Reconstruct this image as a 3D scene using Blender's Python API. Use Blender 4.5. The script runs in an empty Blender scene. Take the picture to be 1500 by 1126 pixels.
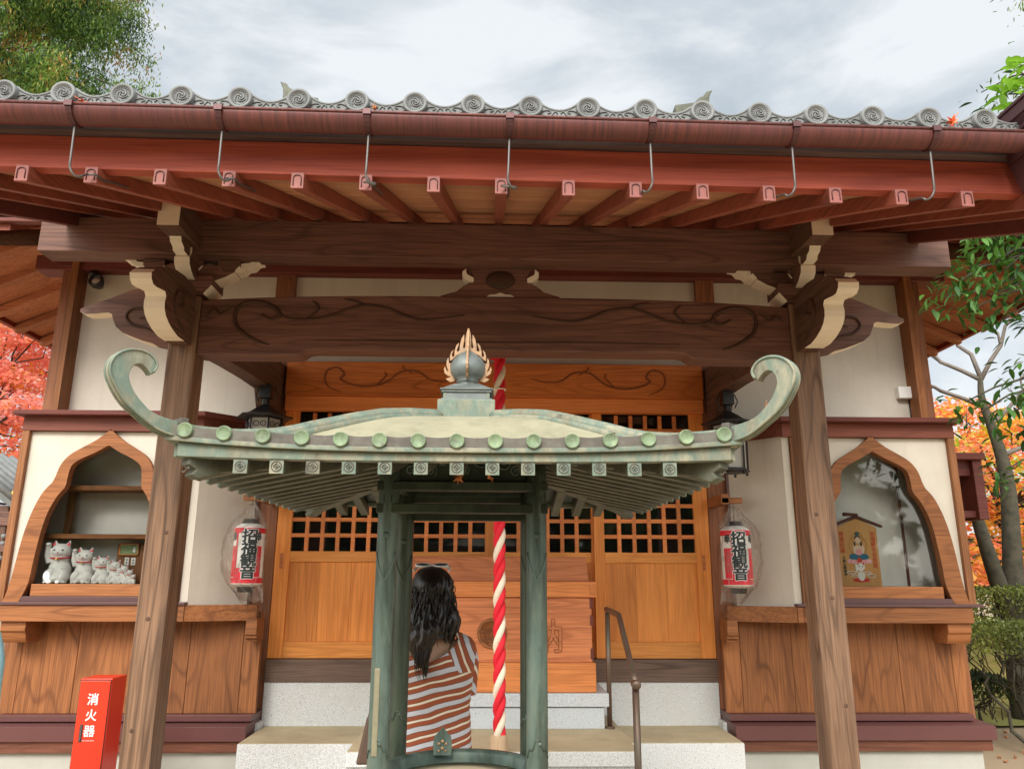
import bpy, bmesh, math, random
from mathutils import Vector, Matrix, noise as mnoise
from math import sin, cos, pi, radians as rad
random.seed(7)
S = bpy.context.scene
COL = S.collection

# ------------------------------------------------------------------ camera
def cam_setup():
    p, y, r = rad(14.0364), rad(1.5038), rad(.2101)
    f = Vector((sin(y)*cos(p), cos(y)*cos(p), sin(p)))
    r0 = Vector((cos(y), -sin(y), 0)); u0 = r0.cross(f)
    r1 = cos(r)*r0 + sin(r)*u0; u1 = -sin(r)*r0 + cos(r)*u0
    cd = bpy.data.cameras.new('camera'); c = bpy.data.objects.new('camera', cd); COL.objects.link(c)
    cd.lens = 1112.17/1500*36; cd.sensor_width = 36; cd.clip_start = .05; cd.clip_end = 800
    m = Matrix((r1, u1, -f)).transposed().to_4x4(); m.translation = Vector((-.0268, 0, 1.58))
    c.matrix_world = m; S.camera = c
cam_setup()
# ------------------------------------------------------------------ sky, sun, exposure
S.view_settings.view_transform = 'Standard'; S.view_settings.look = 'None'; S.view_settings.gamma = 1
S.view_settings.exposure = 1.12
SUN_EL, SUN_AZ = rad(38), rad(200)      # a veiled sun behind the photographer, a little to the left
def world_setup():
    w = bpy.data.worlds.new('World'); S.world = w; w.use_nodes = True
    n = w.node_tree.nodes; l = w.node_tree.links; n.clear()
    out = n.new('ShaderNodeOutputWorld'); bg = n.new('ShaderNodeBackground')
    sky = n.new('ShaderNodeTexSky'); sky.sky_type = 'NISHITA'; sky.sun_disc = False
    sky.sun_elevation = SUN_EL; sky.sun_rotation = SUN_AZ
    sc = n.new('ShaderNodeVectorMath'); sc.operation = 'SCALE'; sc.inputs['Scale'].default_value = .07
    l.new(sky.outputs[0], sc.inputs[0])
    tc = n.new('ShaderNodeTexCoord'); mp = n.new('ShaderNodeMapping'); mp.inputs['Scale'].default_value = (1.0, 1.5, 2.6)
    mp.inputs['Rotation'].default_value = (.2, .5, 0)
    l.new(tc.outputs['Generated'], mp.inputs[0])
    nz = n.new('ShaderNodeTexNoise'); nz.inputs['Scale'].default_value = 2.7; nz.inputs['Detail'].default_value = 7; nz.inputs['Roughness'].default_value = .56; nz.inputs['Distortion'].default_value = .35
    l.new(mp.outputs[0], nz.inputs[0])
    cr = n.new('ShaderNodeValToRGB'); e = cr.color_ramp.elements
    e[0].position = .40; e[0].color = (.27, .305, .335, 1); e[1].position = .62; e[1].color = (.455, .475, .485, 1)
    m_ = cr.color_ramp.elements.new(.5); m_.color = (.335, .365, .39, 1)
    l.new(nz.outputs[0], cr.inputs[0])
    mx = n.new('ShaderNodeMix'); mx.data_type = 'RGBA'; mx.inputs[0].default_value = .9
    l.new(sc.outputs[0], mx.inputs[6]); l.new(cr.outputs[0], mx.inputs[7])
    # overcast is brighter on the sun's side (behind the photographer)
    dt = n.new('ShaderNodeVectorMath'); dt.operation = 'DOT_PRODUCT'; dt.inputs[1].default_value = (-.2, -.86, .47)
    l.new(tc.outputs['Generated'], dt.inputs[0])
    mr = n.new('ShaderNodeMapRange'); mr.inputs['From Min'].default_value = -.1; mr.inputs['From Max'].default_value = .9
    mr.inputs['To Min'].default_value = .95; mr.inputs['To Max'].default_value = 4.0
    l.new(dt.outputs['Value'], mr.inputs[0])
    wm = n.new('ShaderNodeMix'); wm.data_type = 'RGBA'; wm.blend_type = 'MULTIPLY'; m2 = n.new('ShaderNodeMapRange'); m2.inputs['From Min'].default_value = -.1; m2.inputs['From Max'].default_value = .7
    l.new(dt.outputs['Value'], m2.inputs[0]); l.new(m2.outputs[0], wm.inputs[0]); l.new(mx.outputs[2], wm.inputs[6]); wm.inputs[7].default_value = (1.0, .93, .82, 1)
    l.new(mr.outputs[0], bg.inputs['Strength']); l.new(wm.outputs[2], bg.inputs['Color']); l.new(bg.outputs[0], out.inputs[0])
    sd = bpy.data.lights.new('sun', 'SUN'); sd.energy = 1.5; sd.angle = rad(24); sd.color = (1, .95, .87)
    so = bpy.data.objects.new('sun', sd); COL.objects.link(so)
    d = Vector((sin(rad(14))*-1*cos(SUN_EL), -cos(rad(14))*cos(SUN_EL), sin(SUN_EL)))
    so.rotation_euler = d.to_track_quat('Z', 'Y').to_euler(); so.location = (-2, -6, 8)
world_setup()
S.cycles.max_bounces = 8; S.cycles.diffuse_bounces = 4; S.cycles.transparent_max_bounces = 12
S.cycles.caustics_reflective = False; S.cycles.caustics_refractive = False
S.cycles.use_denoising = True

# ------------------------------------------------------------------ materials
class NT:
    def __init__(s, name):
        m = bpy.data.materials.new(name); m.use_nodes = True; s.m = m; s.n = m.node_tree.nodes; s.l = m.node_tree.links
        s.b = s.n['Principled BSDF']
    def node(s, t, **kw):
        o = s.n.new(t)
        for k, v in kw.items():
            if k[0] == '_': setattr(o, k[1:], v)
            else: o.inputs[k.replace('__', ' ')].default_value = v
        return o
    def link(s, a, b): s.l.new(a, b)
    def coords(s, scale=(1, 1, 1), island=True, src='Object'):
        tc = s.node('ShaderNodeTexCoord'); mp = s.node('ShaderNodeMapping'); mp.inputs['Scale'].default_value = scale
        if island:
            g = s.node('ShaderNodeNewGeometry'); c = s.node('ShaderNodeVectorMath', _operation='SCALE'); c.inputs[0].default_value = (7.3, 13.1, 9.7)
            oi = s.node('ShaderNodeObjectInfo'); ad = s.node('ShaderNodeMath', _operation='ADD')
            s.link(g.outputs['Random Per Island'], ad.inputs[0]); s.link(oi.outputs['Random'], ad.inputs[1])
            s.link(ad.outputs[0], c.inputs['Scale']); a = s.node('ShaderNodeVectorMath', _operation='ADD')
            s.link(tc.outputs[src], a.inputs[0]); s.link(c.outputs[0], a.inputs[1]); s.link(a.outputs[0], mp.inputs[0])
        else: s.link(tc.outputs[src], mp.inputs[0])
        return mp.outputs[0]
    def noise(s, vec, scale, detail=3, rough=.5, dist=0):
        t = s.node('ShaderNodeTexNoise', Scale=scale, Detail=detail, Roughness=rough, Distortion=dist); s.link(vec, t.inputs[0]); return t.outputs[0]
    def ramp(s, fac, stops):
        r = s.node('ShaderNodeValToRGB'); e = r.color_ramp.elements
        while len(e) < len(stops): e.new(.5)
        for q, (p, c) in zip(e, stops): q.position = p; q.color = tuple(c)+(1,) if len(c) == 3 else c
        s.link(fac, r.inputs[0]); return r.outputs[0]
    def mix(s, f, a, b, mode='MIX'):
        m = s.node('ShaderNodeMix', _data_type='RGBA', _blend_type=mode)
        for i, v in ((0, f), (6, a), (7, b)):
            if isinstance(v, (int, float)): m.inputs[i].default_value = v
            elif isinstance(v, tuple): m.inputs[i].default_value = v+(1,) if len(v) == 3 else v
            else: s.link(v, m.inputs[i])
        return m.outputs[2]
    def math(s, op, a, b=0):
        m = s.node('ShaderNodeMath', _operation=op)
        for i, v in ((0, a), (1, b)):
            if isinstance(v, (int, float)): m.inputs[i].default_value = v
            else: s.link(v, m.inputs[i])
        return m.outputs[0]
    def bump(s, h, strength=.3, dist=.005):
        b = s.node('ShaderNodeBump', Strength=strength, Distance=dist); s.link(h, b.inputs['Height']); s.link(b.outputs[0], s.b.inputs['Normal'])
    def done(s, col=None, rough=.6, metal=0, spec=None):
        if col is not None:
            if isinstance(col, tuple): s.b.inputs['Base Color'].default_value = col+(1,)
            else: s.link(col, s.b.inputs['Base Color'])
        if isinstance(rough, (int, float)): s.b.inputs['Roughness'].default_value = rough
        else: s.link(rough, s.b.inputs['Roughness'])
        s.b.inputs['Metallic'].default_value = metal
        if spec is not None: s.b.inputs['Specular IOR Level'].default_value = spec
        return s.m

def wood(name, base, dark, axis='x', rings=26, gs=3.2, rough=.62, weather=None, line=.55, bump=.25, st=.085):
    t = NT(name)
    sc = {'x': (st, 1, 1), 'y': (1, st, 1), 'z': (1, 1, st)}[axis]
    v = t.coords(sc)
    n1 = t.noise(v, gs, 2, .45, .25)
    r = t.math('SINE', t.math('MULTIPLY', n1, rings*6.6)); r = t.math('POWER', t.math('ADD', t.math('MULTIPLY', r, .5), .5), 9.0)
    sc2 = {'x': (.03, 1, 1), 'y': (1, .03, 1), 'z': (1, 1, .03)}[axis]
    v2 = t.coords(sc2); f = t.noise(v2, 110, 1, .6)
    f2 = t.noise(v2, 26, 3, .6)
    big = t.noise(t.coords((1, 1, 1)), 1.6, 3, .55)
    g = t.node('ShaderNodeNewGeometry'); oi = t.node('ShaderNodeObjectInfo')
    rnd = t.math('FRACT', t.math('ADD', g.outputs['Random Per Island'], oi.outputs['Random']))
    mid = t.noise(t.coords({'x': (.02, 1, 1), 'y': (1, .02, 1), 'z': (1, 1, .02)}[axis]), 70, 2, .7)
    c = t.mix(t.math('MULTIPLY', t.math('MULTIPLY', r, min(1.0, line*1.45)), t.ramp(t.noise(v, gs*.8, 2), [(.35, (.45, .45, .45)), (.6, (1, 1, 1))])), base, dark)
    c = t.mix(t.ramp(mid, [(.45, (0, 0, 0)), (.68, (.42, .42, .42))]), c, dark)
    c = t.mix(t.ramp(f2, [(.45, (0, 0, 0)), (.60, (1, 1, 1))]), c, t.mix(.26, c, dark))
    c = t.mix(t.ramp(f, [(.48, (0, 0, 0)), (.62, (.5, .5, .5))]), c, dark)
    hi = tuple(min(1, q*1.35) for q in base)
    c = t.mix(t.ramp(big, [(.35, (0, 0, 0)), (.75, (.75, .75, .75))]), c, t.mix(.5, c, hi))
    tone = t.math('ADD', t.math('MULTIPLY', rnd, .36), .82)
    vm = t.node('ShaderNodeVectorMath', _operation='SCALE'); t.link(c, vm.inputs[0]); t.link(tone, vm.inputs['Scale'])
    c = vm.outputs[0]
    if weather:
        wn = t.noise(t.coords(tuple(.35 if q < 1 else 1 for q in sc)), 2.4, 5, .65)
        c = t.mix(t.ramp(wn, [(.42, (0, 0, 0)), (.62, (.38, .38, .38))]), c, t.mix(t.ramp(f2, [(.4, (0, 0, 0)), (.6, (.9, .9, .9))]), weather, dark))
    t.bump(t.math('ADD', t.math('MULTIPLY', r, .4), f), bump, .003)
    return t.done(c, rough, spec=.35)
def paint(name, col, rough=.5, var=.12, scale=6, metal=0, bump=0, dirt=None):
    t = NT(name); v = t.coords((1, 1, 1)); n = t.noise(v, scale, 4, .6)
    c = t.mix(n, tuple(q*(1-var) for q in col), tuple(min(1, q*(1+var)) for q in col))
    if dirt:
        n2 = t.noise(v, scale*.4, 6, .7); c = t.mix(t.ramp(n2, [(.48, (0, 0, 0)), (.75, (.8, .8, .8))]), c, dirt)
    if bump: t.bump(t.noise(v, scale*12, 3, .6), bump, .002)
    return t.done(c, rough, metal)
def granite(name, base=(.70, .72, .73), dark=(.30, .32, .34), sc=190):
    t = NT(name); v = t.coords((1, 1, 1), island=True)
    a = t.noise(v, sc, 2, .6); b = t.noise(v, sc*.45, 2, .7); big = t.noise(v, 2.5, 4, .6)
    c = t.mix(t.ramp(a, [(.40, (0, 0, 0)), (.52, (1, 1, 1))]), tuple(q*.62 for q in base), base)
    c = t.mix(t.ramp(b, [(.30, (1, 1, 1)), (.38, (0, 0, 0))]), c, dark)
    c = t.mix(t.ramp(big, [(.5, (0, 0, 0)), (.8, (.5, .5, .5))]), c, (.55, .53, .47))
    t.bump(a, .12, .001)
    return t.done(c, .55)
def stained(name, base, stain, rough=.8, sc=5, amt=.7, bsc=60, bump=.2):
    t = NT(name); v = t.coords((1, 1, 1)); n = t.noise(v, sc, 6, .65, .3); f = t.noise(v, bsc, 3, .6)
    c = t.mix(t.ramp(n, [(.38, (0, 0, 0)), (.7, (amt, amt, amt))]), base, stain)
    c = t.mix(t.math('MULTIPLY', f, .3), c, tuple(q*.7 for q in base))
    if 'plaster' in name: c = t.mix(t.ramp(t.noise(t.coords((7, 7, .5)), 1.6, 4, .6), [(.52, (0, 0, 0)), (.8, (.45, .45, .45))]), c, stain)
    oi = t.node('ShaderNodeObjectInfo'); vm = t.node('ShaderNodeVectorMath', _operation='SCALE'); t.link(c, vm.inputs[0]); t.link(t.math('ADD', t.math('MULTIPLY', oi.outputs['Random'], .22 if 'tile' in name else 0), .88 if 'tile' in name else 1), vm.inputs['Scale']); c = vm.outputs[0]
    t.bump(f, bump, .002)
    return t.done(c, rough)
def patina(name, cols, rough=.55, sc=9, metal=.25, streak=.35, bump=.15):
    t = NT(name); v = t.coords((1, 1, streak)); n = t.noise(v, sc, 6, .65, .4); n2 = t.noise(v, sc*4.5, 4, .7)
    k = len(cols)-1
    c = t.ramp(n, [(.30+.42*i/k, q) for i, q in enumerate(cols)])
    c = t.mix(t.ramp(n2, [(.5, (0, 0, 0)), (.75, (.6, .6, .6))]), c, cols[-1])
    c = t.mix(t.ramp(n2, [(.28, (.7, .7, .7)), (.4, (0, 0, 0))]), c, cols[0])
    t.bump(n2, bump, .002)
    return t.done(c, t.math('ADD', t.math('MULTIPLY', n, .3), rough-.15), metal)
def leafmat(name, cols, trans=.45, src='island'):
    t = NT(name); g = t.node('ShaderNodeNewGeometry')
    n = t.noise(t.coords((1, 1, 1), island=False), 1.1, 2, .5)
    fac = t.math('ADD', t.math('MULTIPLY', g.outputs['Random Per Island'], .5), t.math('MULTIPLY', t.math('SUBTRACT', n, .5), 2.2))
    fac = t.math('ADD', fac, .25)
    k = len(cols)-1; c = t.ramp(fac, [(i/k, q) for i, q in enumerate(cols)])
    t.done(c, .5)
    tr = t.node('ShaderNodeBsdfTranslucent'); t.link(c, tr.inputs[0]); ms = t.node('ShaderNodeMixShader'); ms.inputs[0].default_value = trans
    t.link(t.b.outputs[0], ms.inputs[1]); t.link(tr.outputs[0], ms.inputs[2]); t.link(ms.outputs[0], t.n['Material Output'].inputs[0])
    return t.m
def flat(name, col, rough=.5, metal=0):
    t = NT(name); return t.done(col, rough, metal)

M = {}
M['beam_x'] = wood('dark_beam_along', (.185, .088, .064), (.040, .018, .014), 'x', 22, 2.4, weather=(.17, .095, .075), line=.62, bump=.4, st=.12)
M['beam_y'] = wood('dark_beam_deep', (.15, .075, .050), (.035, .018, .013), 'y', 24, 3)
M['post'] = wood('porch_post_wood', (.29, .165, .098), (.065, .034, .021), 'z', 17, 3.0, weather=(.20, .135, .10), line=.62, bump=.6, st=.09)
M['red_x'] = wood('red_fascia_wood', (.36, .072, .042), (.17, .032, .022), 'x', 12, 2.4, line=.4)
M['rafter'] = wood('rafter_wood', (.30, .080, .048), (.13, .034, .022), 'y', 14, 3, line=.4)
M['rafter_x'] = wood('side_rafter_wood', (.50, .20, .105), (.24, .08, .04), 'x', 14, 3, line=.4)
M['soffit'] = wood('soffit_boards', (.58, .29, .165), (.32, .14, .075), 'x', 22, 3, line=.4)
M['purple'] = wood('maroon_wood', (.16, .040, .030), (.07, .018, .015), 'x', 14, 3, line=.4)
M['post_knot'] = wood('knot_wood', (.14, .075, .045), (.04, .02, .013), 'y', 30, 9)
M['maroon'] = wood('maroon_brown_wood', (.20, .058, .036), (.10, .028, .018), 'x', 14, 3, line=.4)
M['pillar'] = wood('pillar_wood', (.30, .118, .055), (.12, .042, .022), 'z', 18, 3.4)
M['niche'] = wood('niche_wood', (.33, .125, .043), (.12, .04, .014), 'x', 14, 2.6, line=.45, st=.16)
M['niche_z'] = wood('niche_upright_wood', (.28, .115, .044), (.10, .035, .014), 'z', 22, 3.4)
M['board'] = wood('wall_board_wood', (.31, .118, .040), (.10, .032, .010), 'z', 13, 2.2, line=.52, bump=.3, st=.20)
M['door'] = wood('door_wood', (.80, .30, .070), (.52, .155, .030), 'z', 16, 2.6, rough=.5, line=.45, bump=.12)
M['door_x'] = wood('door_rail_wood', (.80, .33, .08), (.54, .17, .035), 'x', 14, 3, rough=.5, line=.35, bump=.12)
M['lattice'] = wood('lattice_wood', (.74, .26, .08), (.50, .14, .035), 'x', 10, 3, rough=.5, line=.3, bump=.1)
M['carved'] = wood('carved_door_head_wood', (.66, .20, .045), (.32, .08, .018), 'x', 26, 2.6, line=.6)
M['carve'] = wood('carved_groove', (.07, .03, .018), (.03, .014, .009), 'x', 8, 3)
M['groove_o'] = wood('orange_groove', (.25, .075, .02), (.13, .035, .01), 'x', 8, 3)
M['sill'] = wood('grey_sill_wood', (.15, .095, .070), (.055, .033, .025), 'x', 34, 2.6, weather=(.17, .125, .10), line=.8)
M['box'] = wood('offering_box_wood', (.56, .20, .082), (.27, .078, .028), 'x', 28, 2.6, line=.55)
M['box_rim'] = wood('offering_box_rim_wood', (.70, .25, .075), (.34, .10, .028), 'x', 24, 3.2, line=.6)
M['paleend'] = paint('white_painted_wood_end', (.72, .60, .48), .7, .08, 14)
M['white_edge'] = paint('white_painted_edge', (.80, .72, .60), .7, .06, 14)
M['pinkend'] = paint('pink_rafter_end', (.30, .10, .085), .6, .15, 30)
M['base_wood'] = wood('dark_base_board', (.17, .062, .036), (.07, .022, .014), 'x', 16, 3)
M['plinth'] = paint('maroon_plinth_metal', (.115, .042, .040), .42, .08, 3)
M['ledge'] = paint('maroon_ledge', (.10, .045, .045), .4, .1, 6)
M['plaster'] = stained('white_plaster', (.70, .65, .57), (.52, .465, .385), .9, 1.3, .6, 30, .08)
M['plaster_in'] = stained('niche_back_plaster', (.80, .79, .76), (.60, .58, .55), .9, 2.2, .5, 40, .05)
M['concrete'] = stained('concrete', (.50, .50, .46), (.38, .38, .34), .85, 3, .7, 90, .2)
M['granite'] = granite('white_granite')
M['granite_b'] = granite('grey_granite', (.56, .60, .64), (.20, .23, .26), 230)
M['steptop'] = stained('moss_stained_stone_top', (.50, .42, .27), (.36, .29, .17), .8, 4, .8, 90, .15)
def _gut():
    t = NT('copper_gutter'); a = t.noise(t.coords((34, 1, 1.2)), 2.2, 5, .7, .3); b = t.noise(t.coords((1, 1, 1)), 2.0, 4, .6)
    c = t.mix(t.ramp(a, [(.38, (0, 0, 0)), (.62, (1, 1, 1))]), (.085, .030, .030), (.175, .050, .042)); c = t.mix(t.ramp(b, [(.45, (0, 0, 0)), (.7, (.6, .6, .6))]), c, (.13, .05, .055))
    t.bump(a, .1, .001); return t.done(c, .5, .15)
M['gutter'] = _gut()
M['gutter_dark'] = paint('dark_copper_band', (.085, .032, .034), .45, .15, 9, .35)
M['grey_board'] = wood('weathered_eave_board', (.12, .075, .075), (.045, .028, .03), 'x', 20, 3.4, weather=(.24, .19, .18), line=.5)
M['tile'] = stained('grey_roof_tile', (.215, .225, .23), (.13, .13, .13), .6, 8, .8, 120, .25)
M['tile_dark'] = stained('dark_roof_tile', (.16, .17, .17), (.10, .10, .10), .7, 8, .8, 120, .25)
M['steel'] = paint('grey_steel_rod', (.17, .155, .15), .45, .15, 20, .8)
M['black'] = paint('black_iron', (.012, .012, .014), .4, .2, 10)
M['frosted'] = flat('frosted_lantern_glass', (.45, .43, .40), .4)
M['bronze'] = patina('dark_green_bronze', [(.030, .038, .028), (.055, .080, .064), (.11, .16, .14), (.17, .20, .15)], .42, 9, .3, .22)
M['bronze_d'] = patina('dark_bronze', [(.012, .016, .012), (.022, .034, .022), (.045, .062, .038)], .45, 8, .2)
M['bronze_k'] = patina('darker_green_bronze', [(.018, .026, .018), (.032, .048, .034), (.055, .075, .052), (.08, .09, .06)], .42, 9, .3, .22)
M['verdi'] = patina('pale_verdigris', [(.075, .072, .055), (.20, .19, .135), (.13, .185, .15), (.25, .245, .18), (.35, .33, .235)], .6, 9, .1, .5, .4)
M['verdi_roof'] = patina('pale_roof_patina', [(.22, .205, .14), (.30, .28, .19), (.36, .34, .24)], .65, 5, .05, 1, .12)
M['verdi_grey'] = patina('grey_brown_patina', [(.06, .052, .042), (.115, .10, .085), (.155, .155, .13)], .6, 12, .1, 1)
M['disc_g'] = patina('green_disc_patina', [(.10, .12, .08), (.17, .24, .14), (.26, .33, .19)], .6, 26, .1, 1)
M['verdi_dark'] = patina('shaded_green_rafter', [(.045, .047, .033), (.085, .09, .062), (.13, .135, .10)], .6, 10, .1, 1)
M['finial'] = patina('grey_green_finial', [(.10, .115, .11), (.15, .17, .165), (.20, .22, .205)], .5, 12, .3)
M['flame'] = patina('gilded_flame', [(.16, .10, .055), (.40, .23, .12), (.30, .22, .15)], .55, 30, .2, 1)
M['ropered'] = paint('red_rope', (.72, .012, .03), .75, .12, 40, 0, .5)
M['ropewhite'] = paint('cream_rope', (.82, .72, .58), .8, .08, 40, 0, .5)
M['ropewood'] = wood('worn_rope_handle', (.55, .40, .26), (.33, .20, .12), 'z', 10, 6)
M['rail'] = patina('brown_green_rail', [(.13, .075, .05), (.16, .10, .075), (.12, .13, .09)], .4, 9, .5, .2)
M['glass_dark'] = NT('door_glass').done((.006, .006, .007), .04, 0, .9)
def _extred():
    return paint('red_enamel', (.78, .045, .018), .28, .05, 3)
M['enamel'] = _extred()
M['whitepaint'] = flat('white_lettering', (.88, .88, .88), .5)
M['ink'] = flat('black_ink', (.02, .028, .028), .6)
M['red'] = paint('lantern_red', (.72, .025, .045), .5, .05, 4)
M['paper'] = paint('white_lantern_paper', (.82, .80, .76), .7, .04, 6)
M['skin'] = paint('skin', (.76, .45, .30), .5, .05, 20)
M['hair'] = None
def _hair():
    t = NT('black_brown_hair'); v = t.coords((1, 1, .06)); n = t.noise(v, 190, 3, .7); n2 = t.noise(v, 30, 2)
    c = t.mix(n, (.004, .003, .003), (.026, .016, .013)); t.bump(t.math('ADD', n, n2), .3, .002)
    m = t.done(c, .30, 0, .45); return m
M['hair'] = _hair()
def _stripe():
    t = NT('striped_knit'); a = t.node('ShaderNodeAttribute', _attribute_name='stripe'); v = t.coords((1, 1, 1), island=False)
    w = t.noise(v, 5, 2, .5); a2 = t.node('ShaderNodeAttribute', _attribute_name='yoke'); a3 = t.node('ShaderNodeAttribute', _attribute_name='seam'); k_ = t.math('GREATER_THAN', a3.outputs['Fac'], .0)
    base_ = t.math('ADD', t.math('MULTIPLY', a2.outputs['Fac'], k_), t.math('MULTIPLY', a.outputs['Fac'], t.math('SUBTRACT', 1.0, k_)))
    s = t.math('ADD', base_, t.math('MULTIPLY', t.math('SUBTRACT', w, .5), .035))
    f = t.math('FRACT', t.math('MULTIPLY', s, 1/.063))
    B, W, G, K = (.36, .088, .035), (.86, .76, .62), (.62, .62, .68), (.03, .02, .02)
    r = t.node('ShaderNodeValToRGB'); r.color_ramp.interpolation = 'CONSTANT'; e = r.color_ramp.elements
    st = [(0, B), (.27, W), (.40, K), (.415, B), (.66, K), (.685, G), (.975, K)]
    while len(e) < len(st): e.new(.5)
    for q, (p, c) in zip(e, st): q.position = p; q.color = c+(1,)
    t.link(f, r.inputs[0]); k = t.noise(v, 300, 2); c = t.mix(t.math('MULTIPLY', k, .3), r.outputs[0], t.mix(.5, r.outputs[0], (0, 0, 0)))
    t.bump(t.math('ADD', k, t.math('MULTIPLY', t.noise(t.coords((1, 1, .6), island=False), 9, 3), 6)), .5, .006)
    return t.done(c, .85)
M['stripe'] = _stripe()
M['denim'] = paint('dark_trousers', (.03, .035, .05), .85, .2, 30)
M['leather'] = paint('brown_leather', (.10, .055, .035), .5, .2, 18)
M['blue_coat'] = paint('light_blue_cloth', (.33, .62, .74), .8, .06, 12)
M['ceramic'] = paint('white_ceramic', (.92, .91, .89), .5, .02, 8)
M['gold'] = flat('gold_bell', (.75, .52, .12), .35, .6)
M['bark'] = stained('bark', (.085, .072, .05), (.018, .024, .012), .9, 13, 1.0, 45, 1.0)
M['bark_l'] = stained('pale_twig_bark', (.20, .17, .15), (.11, .095, .08), .9, 9, .9, 50, .6)
M['sand'] = stained('sandy_ground', (.42, .32, .21), (.34, .25, .155), .95, .9, .8, 70, .4)
M['maple_red'] = leafmat('red_maple_leaf', [(.92, .50, .10), (.90, .28, .17), (.94, .38, .30), (.95, .50, .42), (.92, .50, .10)], .5)
M['maple_mix'] = leafmat('orange_maple_leaf', [(.50, .56, .04), (.85, .62, .08), (.93, .45, .10), (.92, .26, .12), (.92, .32, .24), (.9, .5, .1)], .5)
M['maple_pink'] = leafmat('crimson_maple_leaf', [(.75, .02, .06), (.88, .05, .12)], .45)
M['maple_green'] = leafmat('yellow_green_maple_leaf', [(.40, .52, .03), (.62, .62, .04), (.85, .55, .05)], .5)
M['cedar'] = leafmat('cypress_leaf', [(.025, .06, .015), (.07, .15, .028), (.20, .32, .05), (.50, .23, .08)], .4)
M['glossy'] = leafmat('glossy_evergreen_leaf', [(.012, .05, .012), (.03, .10, .02), (.09, .22, .03)], .25)
M['fresh'] = leafmat('fresh_green_leaf', [(.12, .30, .02), (.25, .46, .04)], .5)
M['hedge'] = leafmat('clipped_shrub_leaf', [(.10, .13, .03), (.20, .24, .05), (.34, .34, .08)], .3)
M['darkleaf'] = leafmat('dark_wood_leaf', [(.015, .035, .01), (.05, .09, .02), (.2, .12, .03)], .2)
M['grass'] = stained('mossy_grass', (.22, .25, .06), (.40, .34, .10), .95, 2, .9, 60, .5)
M['dryleaf'] = paint('dry_leaf', (.45, .17, .06), .7, .3, 30)
M['redleaf'] = paint('fallen_red_leaf', (.85, .16, .05), .6, .2, 30)

def _glass():
    t = NT('window_glass'); n = t.n; t.n.remove(t.b)
    tr = t.node('ShaderNodeBsdfTransparent'); tr.inputs[0].default_value = (.93, .94, .93, 1); gl = t.node('ShaderNodeBsdfGlossy', Roughness=.03)
    fr = t.node('ShaderNodeFresnel', IOR=1.5); ms = t.node('ShaderNodeMixShader'); t.link(fr.outputs[0], ms.inputs[0]); t.link(tr.outputs[0], ms.inputs[1]); t.link(gl.outputs[0], ms.inputs[2])
    t.link(ms.outputs[0], n['Material Output'].inputs[0]); return t.m
M['glass'] = _glass()
def _plastic():
    t = NT('clear_plastic_bag'); n = t.n; t.n.remove(t.b); v = t.coords((1, 1, .5), island=False)
    ns = t.noise(v, 16, 4, .6, .8); b = t.node('ShaderNodeBump', Strength=.9, Distance=.02); t.link(ns, b.inputs['Height'])
    tr = t.node('ShaderNodeBsdfTransparent'); gl = t.node('ShaderNodeBsdfGlossy', Roughness=.12); df = t.node('ShaderNodeBsdfTranslucent'); df.inputs[0].default_value = (.7, .62, .55, 1)
    d2 = t.node('ShaderNodeBsdfDiffuse'); d2.inputs[0].default_value = (.72, .65, .57, 1)
    for q in (gl, d2): t.link(b.outputs[0], q.inputs['Normal'])
    a = t.node('ShaderNodeMixShader'); a.inputs[0].default_value = .5; t.link(df.outputs[0], a.inputs[1]); t.link(d2.outputs[0], a.inputs[2])
    m1 = t.node('ShaderNodeMixShader'); t.link(t.math('MULTIPLY', t.ramp(ns, [(.38, (.04, .04, .04)), (.75, (.42, .42, .42))]), 1.0), m1.inputs[0]); t.link(tr.outputs[0], m1.inputs[1]); t.link(a.outputs[0], m1.inputs[2])
    lw = t.node('ShaderNodeLayerWeight', Blend=.25); t.link(b.outputs[0], lw.inputs['Normal'])
    m2 = t.node('ShaderNodeMixShader'); t.link(t.math('MULTIPLY', lw.outputs['Fresnel'], .55), m2.inputs[0]); t.link(m1.outputs[0], m2.inputs[1]); t.link(gl.outputs[0], m2.inputs[2])
    t.link(m2.outputs[0], n['Material Output'].inputs[0]); return t.m
M['plastic'] = _plastic()

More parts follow.
